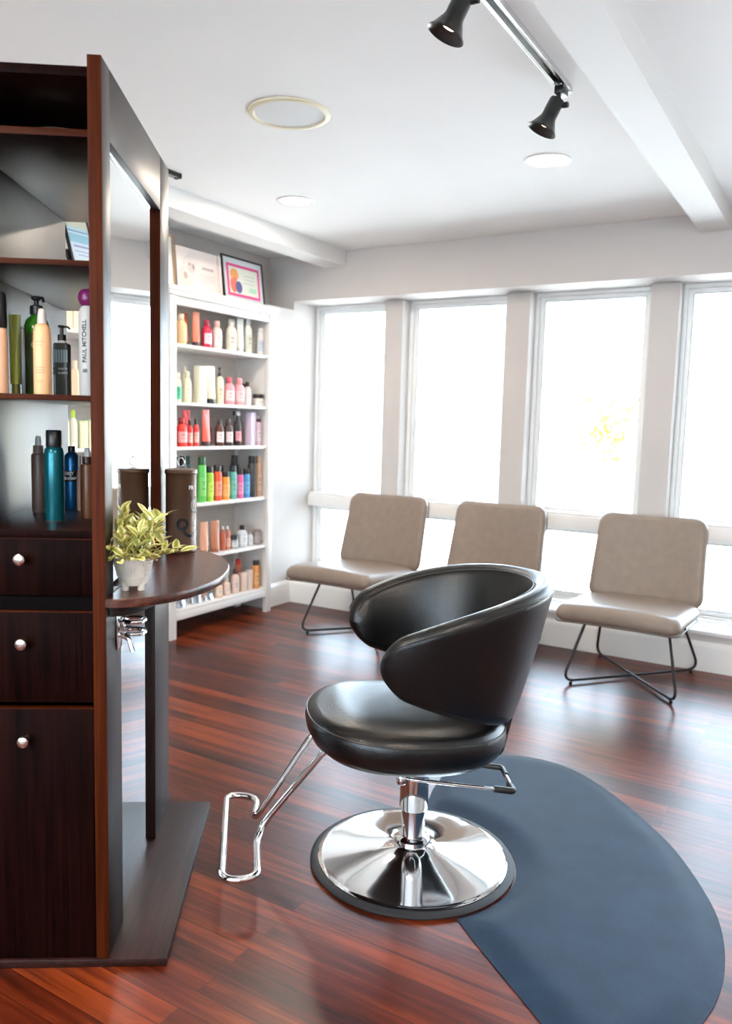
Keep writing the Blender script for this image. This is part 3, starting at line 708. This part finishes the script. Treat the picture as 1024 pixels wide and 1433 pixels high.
def inside(x, y):
    r = False
    for i in range(len(poly)):
        a = poly[i]; c = poly[(i+1) % len(poly)]
        if (a.y > y) != (c.y > y) and x < (c.x-a.x)*(y-a.y)/(c.y-a.y)+a.x: r = not r
    return r
from mathutils import geometry as G
pts2 = [p.copy() for p in poly]; edges = [(i, (i+1) % len(poly)) for i in range(len(poly))]
st = .028; x = -1.30
while x < -.10:
    y = 1.5
    while y < 3.1:
        xx, yy = x+(st/2 if int(round(y/st)) % 2 else 0), y
        if inside(xx, yy) and sd_edge(xx, yy) > .012: pts2.append(Vector((xx, yy)))
        y += st
    x += st
tv, te, tf, *_ = G.delaunay_2d_cdt(pts2, edges, [], 1, 1e-5)
def mat_h(x, y):
    d = sd_edge(x, y); q = min(1, d/.080); q = q*q*(3-2*q); return .003+.021*q
vt = [bm.verts.new((p.x, p.y, mat_h(p.x, p.y))) for p in tv]
for f in tf:
    bm.faces.new([vt[i] for i in f])
bd = [e for e in bm.edges if len(e.link_faces) == 1]
r = bmesh.ops.extrude_edge_only(bm, edges=bd)
for v in [g for g in r['geom'] if isinstance(g, bmesh.types.BMVert)]: v.co.z = .0002
o = mb.build('floor_mat', M_mat, None, 50); tag(o, 'blue-black rubber anti-fatigue mat with cut-out around the chrome chair base', 'mat')
# ------------------------------------------------------------------ lounge chairs
def lounge():
    t = empty('lounge_chair', (0, 0, 0))
    tilt = radians(4)
    # seat: slab in XY plane, front = -y
    def warp_seat(v):
        q = (v.y+.31)/.62
        v.z += .018*(1-(v.x/.30)**2)*(1 if v.z > 0 else .3) - .012*max(0, (.25-q)/.25)**2
        p = Matrix.Rotation(-tilt, 3, 'X') @ v
        return p + Vector((0, -.185, .398))
    def slab(w, h, R, th, mb, n=5):
        rs = []
        prof = [(th*.5, -th/2)] + [(th*.5*(1-cos(a)) if False else th*.5*(1-sin(a)), -th/2*cos(a)) for a in [pi*k/10 for k in range(1, 10)]] + [(th*.5, th/2)]
        full = []
        for ins in (.9, .6, .3): full.append((ins, -th/2))
        def outl(i): return dense(rrect(w-2*i, h-2*i, max(R-i, .004)), .03)
        base = dense(rrect(w, h, R), .03); m = len(base)
        def ringat(i, z):
            # inset by moving towards the centre by i metres
            out = []
            for x, y in base:
                out.append(Vector((math.copysign(max(abs(x)-i, 0), x) if abs(x) > i else x*.2, math.copysign(max(abs(y)-i, 0), y) if abs(y) > i else y*.2, z)))
            return out
        def scaled(i, z):
            return [Vector((x*(1-2*i/w), y*(1-2*i/h), z)) for x, y in base]
        R_ = [scaled(w*.49, -th/2), scaled(w*.35, -th/2), scaled(w*.2, -th/2)]
        R_ += [scaled(i, z) for i, z in prof]
        R_ += [scaled(w*.12, th/2), scaled(w*.2, th/2), scaled(w*.28, th/2), scaled(w*.35, th/2), scaled(w*.42, th/2), scaled(w*.49, th/2)]
        mb.rings(R_); return base
    mb = MB(); base = slab(.60, .62, .05, .085, mb); seat = mb.build('seat', M_taupe, t, 70, warp_seat)
    mb = MB(); mb.tube([Vector((x, y, -.032)) for x, y in base], .004, 6, closed=True); mb.build('piping', M_taupep, seat, 70, warp_seat)
    bt = radians(-16)
    def warp_back(v):
        # slab drawn in XY (x width, y height), thickness z ; bow and stand up
        bow = .030*((v.x/.30)**2)
        p = Vector((v.x*(1-.03*(v.y/.24)), -v.z - bow + .02, v.y))
        p = Matrix.Rotation(bt, 3, 'X') @ p
        return p + Vector((0, .215, .622))
    mb = MB(); base2 = slab(.595, .50, .07, .070, mb); bkr = mb.build('backrest', M_taupe, t, 70, warp_back)
    mb = MB(); mb.tube([Vector((x*.985, y*.985, -.030)) for x, y in base2], .004, 6, closed=True); mb.build('piping', M_taupep, bkr, 70, warp_back)
    for sx in (1, -1):
        path = fillet([(-.20*sx, -.20, .362), (-.285*sx, -.335, .018), (.285*sx, .335, .018 if sx > 0 else .018), (.20*sx, .10, .372)], .05, 8)
        if sx < 0: path = [p + Vector((0, 0, .0)) for p in path]
        if sx > 0:
            path = [p + Vector((0, 0, .012 if math.hypot(p.x, p.y) < .15 else 0)) for p in path]
        mb = MB(); mb.tube(dense3(path), .0075, 10); fr = mb.build('sled_leg', M_metal, t, 60)
        for q in (-1, 1):
            mb = MB(); mb.lathe([(.008, 0), (.009, .002), (.009, .012)], c=(.250*sx*q, .294*q, 0), seg=14); mb.build('glide', M_blackp, fr)
    mb = MB(); mb.box((-.24, -.40, .352), (.24, .06, .362), .003); mb.build('seat_pan', M_metal, t)
    return t
def dense3(path, d=.05):
    out = [path[0]]
    for a, c in zip(path[:-1], path[1:]):
        k = max(1, int((c-a).length/d))
        for j in range(1, k+1): out.append(a.lerp(c, j/k))
    return out
lc = lounge()
for i, (x, y, rz, lab) in enumerate([(-2.585, 4.36, 0, 'taupe leather lounge chair on black wire legs, nearest the bookcase'),
                                     (-1.800, 4.375, 0, 'taupe leather lounge chair half hidden behind the black salon chair'),
                                     (-.900, 4.36, 0, 'taupe leather lounge chair fully in view at the right, below the third and fourth windows')]):
    o = lc if i == 0 else copy_tree(lc)
    o.location = (x, y, 0); o.rotation_euler = (0, 0, rz); tag(o, lab, 'chair', 'lounge chairs along the windows')
# ------------------------------------------------------------------ bookcases
def bookcase(y0, lab):
    w = .975; t = empty('bookcase', (-3.69, y0, 0), 0, lab, 'bookcase')
    D = .305
    def B_(nm, a, c, m=M_case, bv=.002, par=None): return MB().box(a, c, bv).build(nm, m, par or t)
    for yy in (0, w-.052):
        B_('post', (D-.034, yy, 0), (D, yy+.052, 2.035)); B_('post', (.002, yy, 0), (.036, yy+.052, 2.035))
        B_('side_panel', (.0365, yy+.015, .115), (D-.0345, yy+.033, 2.035))
    for z in (.172, .477, .810, 1.160, 1.425, 1.765):
        B_('shelf', (.012, .034, z-.020), (D-.012, w-.034, z))
    B_('bottom_rail', (D-.030, .0525, .112), (D-.006, w-.0525, .1515)); 
    B_('top_rail', (D-.030, .0525, 1.985), (D-.004, w-.0525, 2.035))
    B_('crown', (-.002, -.018, 2.0355), (D+.016, w+.018, 2.060), bv=.004); B_('crown', (-.002, -.026, 2.0605), (D+.024, w+.026, 2.088), bv=.006)
    B_('back_panel', (.002, .034, .115), (.011, w-.034, 2.035), M_caseback, 0)
    return t
bookcase(3.425, 'tall white bookcase of hair products standing beside the windows')
bookcase(2.384, 'second white bookcase glimpsed through the open shelves of the dark tower')
GRP = None
def shelf_items(z, rows, depth=-3.455):
    for r in rows:
        kind, y, w, h, body, cap, lab = r[:7]; band = r[7] if len(r) > 7 else None
        back = r[8] if len(r) > 8 else 0
        product(kind, h, w*.5*.78, body, cap, lab, None, {'jar': 'jar', 'box': 'box', 'can': 'spray can', 'tube': 'tube', 'pouch': 'packet'}.get(kind, 'bottle'), (depth-back, y, z+.0006), rnd_.uniform(-.15, .15), band, 16)
rnd_ = random.Random(5)
T = 'on the bookcase top shelf'; W_ = (.72, .70, .66)
shelf_items(1.765, [
 ('bottle', 3.584, .087, .179, (.85, .55, .30), (.80, .60, .45), 'apricot bottle at the left end of the bookcase top shelf'),
 ('tube', 3.645, .070, .193, (.48, .12, .06), (.06, .02, .02), 'dark terracotta squeeze tube beside the apricot bottle, top shelf', None, .03),
 ('tube', 3.712, .075, .208, (.60, .20, .12), (.05, .02, .04), 'taller terracotta tube with wide crimp, top shelf'),
 ('bottle', 3.806, .082, .171, (.62, .015, .07), (.30, .01, .05), 'crimson red bottle with white label on the top shelf', (.85, .6, .68)),
 ('bottle', 3.900, .084, .176, (.80, .66, .62), (.72, .45, .42), 'pale pink bottle right of the crimson one, top shelf', (.8, .78, .78)),
 ('bottle', 3.972, .050, .168, (.70, .70, .62), (.70, .70, .64), 'slim off-white bottle set back behind its neighbours, top shelf', None, .06),
 ('bottle', 4.036, .090, .203, (.80, .76, .66), (.66, .64, .60), 'cream bottle in the middle of the top shelf', (.70, .68, .60)),
 ('tube', 4.124, .074, .222, (.74, .76, .72), (.72, .74, .70), 'white tube with broad flared end, top shelf'),
 ('bottle', 4.205, .068, .232, (.74, .76, .68), (.80, .80, .78), 'tall white bottle with olive print, top shelf', (.62, .64, .52)),
 ('bottle', 4.270, .045, .186, (.62, .66, .52), (.66, .68, .6), 'narrow sage bottle set back near the right end, top shelf', None, .05),
 ('can', 4.333, .060, .180, (.76, .74, .74), (.74, .73, .74), 'white can with blue print at the right end of the top shelf', (.55, .6, .75)),
])
shelf_items(1.425, [
 ('bottle', 3.558, .054, .174, (.80, .80, .66), (.80, .78, .62), 'white bottle with small green label, left end of second shelf', (.10, .55, .32, .1)),
 ('bottle', 3.636, .066, .186, (.82, .76, .52), (.80, .76, .56), 'cream bottle second from left on second shelf', (.80, .78, .6)),
 ('bottle', 3.690, .056, .220, (.82, .78, .56), (.80, .78, .66), 'taller cream bottle behind, second shelf', (.8, .8, .7), .07),
 ('box', 3.752, .082, .226, (.82, .79, .62), (.80, .80, .72), 'tall cream carton with teal leaf, second shelf'),
 ('tube', 3.846, .090, .233, (.82, .78, .60), (.02, .02, .02), 'cream tube standing on black cap, second shelf'),
 ('spray', 3.931, .064, .232, (.80, .74, .56), (.05, .05, .05), 'cream spray bottle with dark pump, second shelf', (.78, .72, .5)),
 ('bottle', 4.020, .090, .175, (.80, .33, .38), (.66, .10, .16), 'pink bottle with darker red cap, second shelf', (.9, .66, .68)),
 ('bottle', 4.119, .092, .176, (.82, .42, .46), (.80, .30, .34), 'lighter pink bottle right of the other pink one, second shelf', (.9, .68, .68)),
 ('bottle', 4.205, .066, .156, (.82, .80, .80), (.03, .02, .02), 'white bottle with black cap, second shelf', (.82, .78, .76)),
 ('jar', 4.322, .100, .080, (.78, .72, .68), (.03, .02, .02), 'white jar with black lid at right front of second shelf', (.8, .78, .74)),
 ('bottle', 4.268, .082, .148, (.66, .62, .58), (.03, .02, .02), 'grey-white black-lidded bottle behind the jar, second shelf', None, .085),
])
BR = (.10, .035, .028)
shelf_items(1.160, [
 ('bottle', 3.520, .050, .164, (.70, .03, .03), (.30, .03, .03), 'red bottle half hidden at the left end of third shelf'),
 ('bottle', 3.590, .086, .173, (.80, .05, .04), (.42, .03, .03), 'bright red bottle with pink label, third shelf', (.86, .45, .45)),
 ('tube', 3.694, .084, .222, (.78, .02, .02), (.30, .01, .01), 'tall scarlet squeeze tube at the rear, third shelf', None, .06),
 ('bottle', 3.660, .044, .160, (.62, .02, .02), (.03, .02, .02), 'slim red bottle with black cap in front of the scarlet tube, third shelf', (.8, .5, .45)),
 ('bottle', 3.716, .046, .168, (.74, .04, .03), (.03, .02, .02), 'second slim red bottle with black cap, third shelf', (.8, .5, .45)),
 ('tube', 3.804, .086, .225, (.84, .14, .10), (.04, .02, .02), 'tall coral tube with pink edge, third shelf'),
 ('bottle', 3.873, .050, .163, BR, (.06, .02, .02), 'dark brown bottle beside the coral tube, third shelf', None, .04),
 ('bottle', 3.930, .072, .172, BR, (.07, .05, .05), 'brown bottle with white label, left of a matching one, third shelf', (.82, .74, .72)),
 ('bottle', 4.014, .080, .173, (.07, .045, .04), (.07, .05, .05), 'brown bottle with white label, right of a matching one, third shelf', (.80, .70, .68)),
 ('trigger', 4.104, .066, .225, (.035, .03, .03), (.02, .02, .025), 'black trigger spray bottle with pink label, third shelf', (.80, .35, .40)),
 ('bottle', 4.176, .062, .170, (.20, .02, .02), (.30, .05, .04), 'maroon bottle between trigger spray and lilac carton, third shelf', (.55, .15, .1), .05),
 ('box', 4.244, .078, .221, (.72, .60, .76), (.74, .64, .76), 'lilac carton near the right end of third shelf'),
 ('mist', 4.320, .062, .205, (.72, .52, .64), (.08, .02, .04), 'lilac spray bottle with dark cap, right end of third shelf', (.8, .7, .78)),
])
shelf_items(.810, [
 ('can', 3.540, .060, .290, (.03, .04, .04), (.02, .02, .02), 'black can at the far left of the fourth shelf behind the canister'),
 ('can', 3.600, .060, .292, (.05, .06, .06), (.02, .02, .02), 'second black can peeking over the canister, fourth shelf'),
 ('can', 3.690, .060, .288, (.03, .09, .08), (.02, .05, .05), 'dark green can with black cap at the rear, fourth shelf', None, .05),
 ('can', 3.768, .072, .283, (.12, .55, .10), (.03, .12, .04), 'tall green can, tallest of the coloured cans on fourth shelf', (.22, .62, .16)),
 ('can', 3.840, .066, .221, (.36, .66, .06), (.02, .02, .02), 'lime green can with black cap, fourth shelf', (.55, .78, .12)),
 ('can', 3.913, .074, .226, (.80, .09, .03), (.02, .02, .02), 'red-orange can with black cap, fourth shelf', (.86, .3, .2)),
 ('can', 3.990, .074, .181, (.85, .36, .05), (.02, .02, .02), 'short orange can with black cap, fourth shelf', (.88, .5, .16)),
 ('can', 4.018, .050, .219, (.04, .16, .18), (.02, .02, .02), 'dark teal can set back behind the orange one, fourth shelf', None, .06),
 ('can', 4.066, .066, .218, (.12, .46, .40), (.02, .03, .03), 'sea green can with black cap, fourth shelf', (.2, .55, .48)),
 ('can', 4.135, .064, .192, (.82, .12, .35), (.02, .02, .02), 'hot pink can with black cap, fourth shelf', (.85, .3, .5)),
 ('can', 4.202, .064, .193, (.06, .32, .66), (.02, .02, .02), 'sky blue can with black cap, fourth shelf', (.15, .45, .75)),
 ('can', 4.165, .070, .282, (.03, .03, .035), (.02, .02, .02), 'tall black can behind the pink and blue cans, fourth shelf', None, .07),
 ('can', 4.262, .076, .280, (.06, .055, .055), (.02, .02, .02), 'tall charcoal can right of the blue one, fourth shelf', (.09, .08, .08)),
 ('can', 4.336, .062, .278, (.62, .42, .30), (.58, .40, .30), 'tall beige patterned can at right end of fourth shelf', (.7, .5, .38)),
])
CO = (.50, .20, .11)
shelf_items(.477, [
 ('tube', 3.715, .080, .206, (.62, .30, .18), (.40, .15, .08), 'copper tube just right of the canister, fifth shelf', None, .04),
 ('tube', 3.790, .080, .203, (.66, .34, .22), (.40, .15, .08), 'copper tube left of the middle, fifth shelf'),
 ('tube', 3.893, .090, .203, CO, (.35, .12, .06), 'darker copper tube with pale edge in the middle of fifth shelf'),
 ('mist', 3.968, .050, .159, (.46, .12, .06), (.30, .12, .08), 'rust spray bottle, left of a pair, fifth shelf'),
 ('mist', 4.016, .050, .155, (.50, .16, .09), (.36, .22, .18), 'rust spray bottle, right of a pair, fifth shelf', (.7, .4, .3)),
 ('jar', 4.080, .074, .090, (.40, .42, .44), (.03, .03, .03), 'small grey jar with black lid, fifth shelf', (.7, .72, .74)),
 ('bottle', 4.165, .088, .148, (.66, .70, .74), (.03, .03, .03), 'silver-white bottle with black cap, fifth shelf', (.78, .8, .82)),
 ('spray', 4.246, .060, .100, (.74, .76, .78), (.5, .5, .5), 'small white pump bottle, fifth shelf', (.8, .8, .82)),
 ('can', 4.322, .074, .104, (.34, .30, .30), (.30, .26, .26), 'short grey can at right end of fifth shelf', (.45, .4, .4)),
])
PK = (.82, .60, .50)
shelf_items(.172, [
 ('pouch', 3.590, .115, .060, (.5, .6, .7), (.35, .45, .6), 'crumpled silver-blue foil packet, leftmost on the bottom shelf'),
 ('pouch', 3.722, .110, .052, (.5, .6, .7), (.35, .45, .6), 'crumpled silver-blue foil packet, middle of three on the bottom shelf'),
 ('pouch', 3.840, .110, .034, (.5, .6, .7), (.35, .45, .6), 'flattest silver-blue foil packet, right of three on the bottom shelf'),
 ('box', 3.868, .054, .075, (.80, .50, .38), (.80, .55, .42), 'small peach carton behind the foil packets, bottom shelf', None, .07),
 ('bottle', 3.936, .062, .105, (.82, .58, .42), PK, 'short peach bottle left of a row, bottom shelf', (.85, .7, .6)),
 ('bottle', 4.008, .062, .115, PK, (.80, .64, .56), 'blush bottle in the middle of the bottom shelf', (.85, .7, .62)),
 ('bottle', 4.096, .070, .163, (.80, .62, .54), (.04, .02, .02), 'blush bottle with black cap, bottom shelf', (.82, .66, .6)),
 ('box', 4.176, .064, .127, (.78, .60, .50), (.80, .64, .56), 'beige carton, left of two on the bottom shelf'),
 ('box', 4.242, .056, .134, (.80, .66, .56), (.82, .68, .6), 'paler carton, right of two on the bottom shelf'),
 ('can', 4.222, .060, .205, (.55, .16, .08), (.60, .03, .03), 'can with bright red cap behind the cartons, bottom shelf', None, .08),
 ('can', 4.316, .070, .194, (.74, .33, .10), (.03, .02, .02), 'orange can with black cap at right end of the bottom shelf', (.8, .45, .2)),
])
Q = 'on the second bookcase seen through the tower'
shelf_items(1.765, [
 ('box', 2.768, .060, .110, (.86, .62, .42), (.86, .66, .5), 'peach carton, left one '+Q),
 ('box', 2.822, .060, .108, (.86, .72, .58), (.86, .74, .6), 'cream-peach carton, right one '+Q),
 ('bottle', 2.885, .050, .120, (.84, .55, .40), (.84, .7, .6), 'salmon bottle on the top shelf of the second bookcase'),
])
shelf_items(1.425, [('bottle', 2.814, .060, .185, (.86, .64, .42), (.85, .7, .5), 'peach bottle on the second shelf of the second bookcase')])
shelf_items(1.160, [
 ('bottle', 2.752, .050, .196, (.80, .78, .62), (.50, .72, .06), 'white bottle with lime cap, leftmost '+Q),
 ('bottle', 2.800, .052, .198, (.82, .80, .66), (.52, .74, .06), 'white bottle with lime cap, second '+Q),
 ('box', 2.858, .056, .142, (.80, .80, .52), (.50, .74, .25), 'pale yellow carton with green top '+Q),
 ('box', 2.912, .050, .148, (.78, .80, .56), (.40, .70, .30), 'pale green-edged carton near the tower edge, second bookcase'),
])
# pictures on top of the bookcases
def picture(name, y0, y1, z0, z1, fm, fw, lean, lab, cat, art, x=-3.50, roll=0):
    w, h = y1-y0, z1-z0
    t = empty(name, (x, (y0+y1)/2, z0), 0, lab, cat)
    Mx = Matrix.Rotation(-lean, 4, 'Y') @ Matrix.Rotation(roll, 4, 'X')
    t.rotation_euler = (roll, -lean, 0)
    if fw:
        mb = MB()
        mb.box((0, -w/2, 0), (.014, -w/2+fw, h), .001); mb.box((0, w/2-fw, 0), (.014, w/2, h), .001); mb.box((0, -w/2+fw, 0), (.014, w/2-fw, fw), .001); mb.box((0, -w/2+fw, h-fw), (.014, w/2-fw, h), .001)
        mb.build('frame', fm, t)
    mb = MB(); mb.box((.001 if fw else 0, -w/2+fw*.9, fw*.9), (.009 if fw else .018, w/2-fw*.9, h-fw*.9)); pr = mb.build('print', art[0], t)
    for k, (a, c, m) in enumerate(art[1:]):
        f0 = .0095 if fw else .0185
        if m.name.endswith('_61'):      # soft rounded shapes of the picture
            Me = Matrix.Translation((f0+.0002*k, -w/2+w*(a[0]+c[0])/2, h*(a[1]+c[1])/2)) @ Matrix.Rotation(pi/2, 4, 'Y')
            mb = MB(); mb.lathe([(1, 0), (1, .0008)], seg=28, sx=h*(c[1]-a[1])/2, sy=w*(c[0]-a[0])/2, M=Me)
        else:
            mb = MB(); mb.box((f0+.0002*k, -w/2+w*a[0], h*a[1]), (f0+.0008+.0002*k, -w/2+w*c[0], h*c[1]))
        mb.build('artwork', m, pr)
    return t
pk = pl((.84, .74, .70), .5); wh = pl((.82, .81, .79), .5)
picture('art_canvas', 3.592, 3.990, 2.0885, 2.352, None, 0, .10, 'pale pink canvas print with faint face and script, on the bookcase', 'picture',
        [pk, ((.03, .10), (.34, .58), pl((.80, .64, .59), .61)), ((.14, .36), (.42, .86), pl((.78, .69, .65), .61)), ((.22, .44), (.38, .62), pl((.80, .58, .54), .61)), ((.13, .28), (.21, .44), pl((.50, .38, .36), .61)), ((.33, .52), (.37, .66), pl((.36, .30, .31), .61)), ((.24, .60), (.31, .67), pl((.48, .42, .42), .61)), ((.26, .70), (.46, .92), pl((.80, .74, .71), .61)),
         ((.55, .58), (.80, .64), pl((.50, .44, .44), .6)), ((.50, .44), (.86, .455), pl((.66, .56, .54), .6)), ((.50, .38), (.82, .395), pl((.66, .56, .54), .6)), ((.50, .32), (.84, .335), pl((.66, .56, .54), .6)), ((.50, .26), (.70, .275), pl((.66, .56, .54), .6)), ((.92, .04), (.94, .96), pl((.8, .66, .6), .6))])
pkf = pl((.72, .06, .26), .5)
picture('framed_certificate', 4.012, 4.428, 2.0885, 2.385, M_blackp, .012, .12, 'black framed certificate with hot pink border, right end of the bookcase top', 'picture',
        [pl((.72, .78, .80), .4), ((.10, .14), (.90, .84), pkf), ((.15, .20), (.85, .78), pl((.80, .82, .72), .5)), ((.17, .22), (.34, .56), pl((.80, .20, .12), .61)), ((.18, .48), (.38, .74), pl((.78, .34, .12), .61)), ((.29, .22), (.45, .48), pl((.10, .10, .28), .61)), ((.25, .44), (.33, .56), pl((.70, .20, .20), .61)),
         ((.50, .62), (.76, .635), pl((.5, .55, .5), .5)), ((.50, .54), (.76, .555), pl((.5, .55, .5), .5)), ((.50, .46), (.76, .475), pl((.5, .55, .5), .5)), ((.62, .28), (.80, .38), pl((.45, .75, .55), .5))])
picture('picture_frame', 3.36, 3.575, 2.0885, 2.40, mat('gold_brown', (.35, .20, .09), .4, .3), .012, .08, 'slim gold-brown framed picture cut off by the dark tower edge', 'picture', [pl((.80, .80, .78), .5)])
bl = pl((.30, .55, .70), .4)
cf = picture('framed_certificate', 0, .165, 0, .285, M_blackp, .012, .30, 'small black framed blue certificate on an easel back, seen through the tower', 'picture',
        [pl((.62, .76, .84), .35), ((.06, .76), (.94, .94), pl((.80, .80, .66), .5)), ((.06, .45), (.94, .62), bl), ((.10, .66), (.9, .69), pl((.2, .4, .6), .5)), ((.2, .36), (.8, .40), pl((.3, .35, .6), .5)), ((.2, .27), (.8, .29), pl((.4, .4, .6), .5)), ((.3, .2), (.7, .22), pl((.4, .4, .6), .5))])
cf.location = (-3.45, 2.885, 2.090); cf.rotation_euler = (0, -.34, .0)
mb = MB(); mb.box((-.012, -.10, .010), (-.001, .03, .085)); mb.build('easel_back', M_blackp, cf)
# ------------------------------------------------------------------ ceiling fixtures
def ceil_thing(name, x, y, lab, cat): return empty(name, (x, y, ZC), 0, lab, cat)
sp_ = ceil_thing('ceiling_speaker', -1.932, 2.585, 'large round ceiling speaker grille with cream ring', 'speaker')
MB().lathe([(.158, 0), (.157, -.006), (.150, -.010), (.138, -.010), (.134, -.004), (.132, -.0005)], seg=64, cap0=False, cap1=False).build('rim', M_cream, sp_)
MB().lathe([(.133, -.0004), (.133, -.004), (.06, -.005), (.001, -.0055)], seg=64).build('grille', M_grille, sp_)
for x, y, lab in ((-2.632, 3.590, 'glowing recessed downlight nearest the bookcase'), (-1.232, 3.540, 'glowing recessed downlight near the right ceiling beam'), (-2.3, .4, 'added fill downlight, unseen above the left end of the room'), (-1.2, -.9, 'added fill downlight behind the camera, left'), (1.0, 3.5, 'recessed downlight at the right of the room'), (.9, .2, 'added fill downlight behind the camera, right')):  # downlights beside and behind the camera are added to brighten the room
    d = ceil_thing('recessed_downlight', x, y, lab, 'ceiling light'); d['group'] = 'recessed downlights in the ceiling'
    MB().lathe([(.100, 0), (.100, -.005), (.090, -.007), (.080, -.004), (.078, -.0005)], seg=48, cap0=False, cap1=False).build('trim_ring', M_trim, d)
    MB().lathe([(.079, -.0004), (.079, -.003), (.001, -.0045)], seg=48).build('lens', M_lens, d)
    la = bpy.data.lights.new('downlight_lamp', 'AREA'); la.shape = 'DISK'; la.size = .15; la.energy = (13 if x < -2 and y > 3 else 6 if y > 3 else 40); la.color = (1, .84, .68)
    lo = bpy.data.objects.new('downlight_lamp', la); COL.objects.link(lo); lo.location = (0, 0, -.012); lo.parent = d
def track(x, y0, y1, heads, lab, labs):
    t = empty('track_rail', (x, y0, ZC), 0, lab, 'track light')
    L = y1-y0
    mb = MB(); mb.box((-.0175, 0, -.020), (-.0095, L, -.0003), .001); mb.box((.0095, 0, -.020), (.0175, L, -.0003), .001); mb.box((-.0095, 0, -.008), (.0095, L, -.0003)); mb.build('channel', M_trackm, t)
    mb = MB(); mb.box((-.0205, 0, -.021), (-.0178, L, -.0003), .0005); mb.box((.0178, 0, -.021), (.0205, L, -.0003), .0005); mb.build('bright_edge', M_chrome, t)
    mb = MB(); mb.box((-.021, L, -.022), (.021, L+.018, -.0003), .001); mb.build('end_cap', M_trim, t)
    for (hy, az), hl in zip(heads, labs):
        h = empty('spotlight', (x, hy, ZC-.0205), 0, hl, 'track light')
        mb = MB(); mb.box((-.016, -.028, -.026), (.016, .028, -.0005), .003); mb.lathe([(.008, -.050), (.008, -.024)], c=(-.008, 0, 0), seg=12); mb.build('adapter', M_blackp, h)
        a = Vector((-.012, -.004, -.042)); dr = Vector((-.42*cos(az), -.42*sin(az), -.86)).normalized()
        Mx = Matrix.Translation(a) @ dr.to_track_quat('Z', 'Y').to_matrix().to_4x4()
        mb = MB(); mb.lathe([(.010, -.006), (.024, -.004), (.026, .002), (.026, .055), (.029, .066), (.046, .098), (.052, .104), (.0525, .107), (.050, .106), (.044, .096), (.026, .066), (.001, .060)], seg=36, M=Mx); mb.build('lamp_shade', mat('lamp_black', (.012, .012, .013), .3), h, 50)
        mb = MB(); mb.lathe([(.001, .088), (.018, .086), (.026, .078), (.024, .064)], seg=24, M=Mx); mb.build('bulb', M_bulb, h)
        mb = MB(); kn = Matrix.Translation(Vector((.020, .0, -.060))) @ Matrix.Rotation(pi/2, 4, 'Y'); mb.lathe([(.008, -.02), (.010, -.006), (.010, .006), (.006, .008)], seg=16, M=kn); mb.build('swivel_knob', M_blackp, h)
        sl = bpy.data.lights.new('spot_lamp', 'SPOT'); sl.energy = 9; sl.color = (1, .74, .50); sl.spot_size = radians(70); sl.spot_blend = .6; sl.shadow_soft_size = .045
        so = bpy.data.objects.new('spot_lamp', sl); COL.objects.link(so); so.parent = h; so.location = a+dr*.112; so.rotation_euler = dr.to_track_quat('-Z', 'Y').to_euler()
track(-.930, -1.2, 2.815, [(2.775, .35), (2.01, .35), (.9, .3)], 'black ceiling track rail running beside the right beam', ['black track spotlight at the far end of the rail', 'black track spotlight cut by the top frame edge', 'black track spotlight behind the camera'])
t2 = empty('track_rail', (-2.872, .6, ZC), 0, 'black track rail whose tip shows past the tower top', 'track light')
MB().box((-.018, 0, -.022), (.018, 2.35, -.0003), .001).build('channel', M_trackm, t2)
MB().box((-.019, 2.3505, -.024), (.019, 2.365, -.0003), .001).build('end_cap', M_blackp, t2)
# ------------------------------------------------------------------ sky, camera, colour
w = bpy.data.worlds.new('sky'); S.world = w; w.use_nodes = True; n = w.node_tree
bg = n.nodes['Background']; tc = N(n, 'ShaderNodeTexCoord'); sx = N(n, 'ShaderNodeSeparateXYZ'); n.links.new(tc.outputs['Generated'], sx.inputs[0])
cr = N(n, 'ShaderNodeValToRGB'); e = cr.color_ramp.elements; e[0].position = .45; e[0].color = (.76, .88, 1, 1); e[1].position = .9; e[1].color = (.58, .78, 1, 1)
mr_ = N(n, 'ShaderNodeMapRange'); mr_.inputs['From Min'].default_value = -1; n.links.new(sx.outputs['Z'], mr_.inputs['Value']); n.links.new(mr_.outputs[0], cr.inputs[0]); n.links.new(cr.outputs[0], bg.inputs[0])
bg.inputs[1].default_value = 12.0
sl = bpy.data.lights.new('sun', 'SUN'); sl.energy = 105; sl.angle = radians(.6); sl.color = (1, .95, .88)
so = bpy.data.objects.new('sun', sl); COL.objects.link(so); so.rotation_euler = Vector((.25, .65, -.75)).to_track_quat('-Z', 'Y').to_euler()
cam = bpy.data.cameras.new('camera'); co = bpy.data.objects.new('camera', cam); COL.objects.link(co); S.camera = co
PITCH, ROLL, YAW = radians(6.33), radians(1.54), radians(-30.84)
fw = Vector((0, cos(PITCH), -sin(PITCH))); rt = Vector((1, 0, 0)); up = Vector((0, sin(PITCH), cos(PITCH)))
r2 = rt*cos(ROLL)+up*sin(ROLL); u2 = -rt*sin(ROLL)+up*cos(ROLL)
Rz = Matrix.Rotation(-YAW, 3, 'Z')
fw, r2, u2 = Rz @ fw, Rz @ r2, Rz @ u2
mw = Matrix((( r2.x, u2.x, -fw.x, 0), (r2.y, u2.y, -fw.y, 0), (r2.z, u2.z, -fw.z, 1.33), (0, 0, 0, 1)))
co.matrix_world = mw
cam.sensor_fit = 'HORIZONTAL'; cam.sensor_width = 24; cam.lens = 24*1120/1024
cam.dof.use_dof = True; cam.dof.focus_distance = 2.35; cam.dof.aperture_fstop = 2.8
cam.clip_start = .05; cam.clip_end = 300
S.view_settings.view_transform = 'Standard'; S.view_settings.look = 'None'; S.view_settings.gamma = 1; S.view_settings.exposure = 0.33
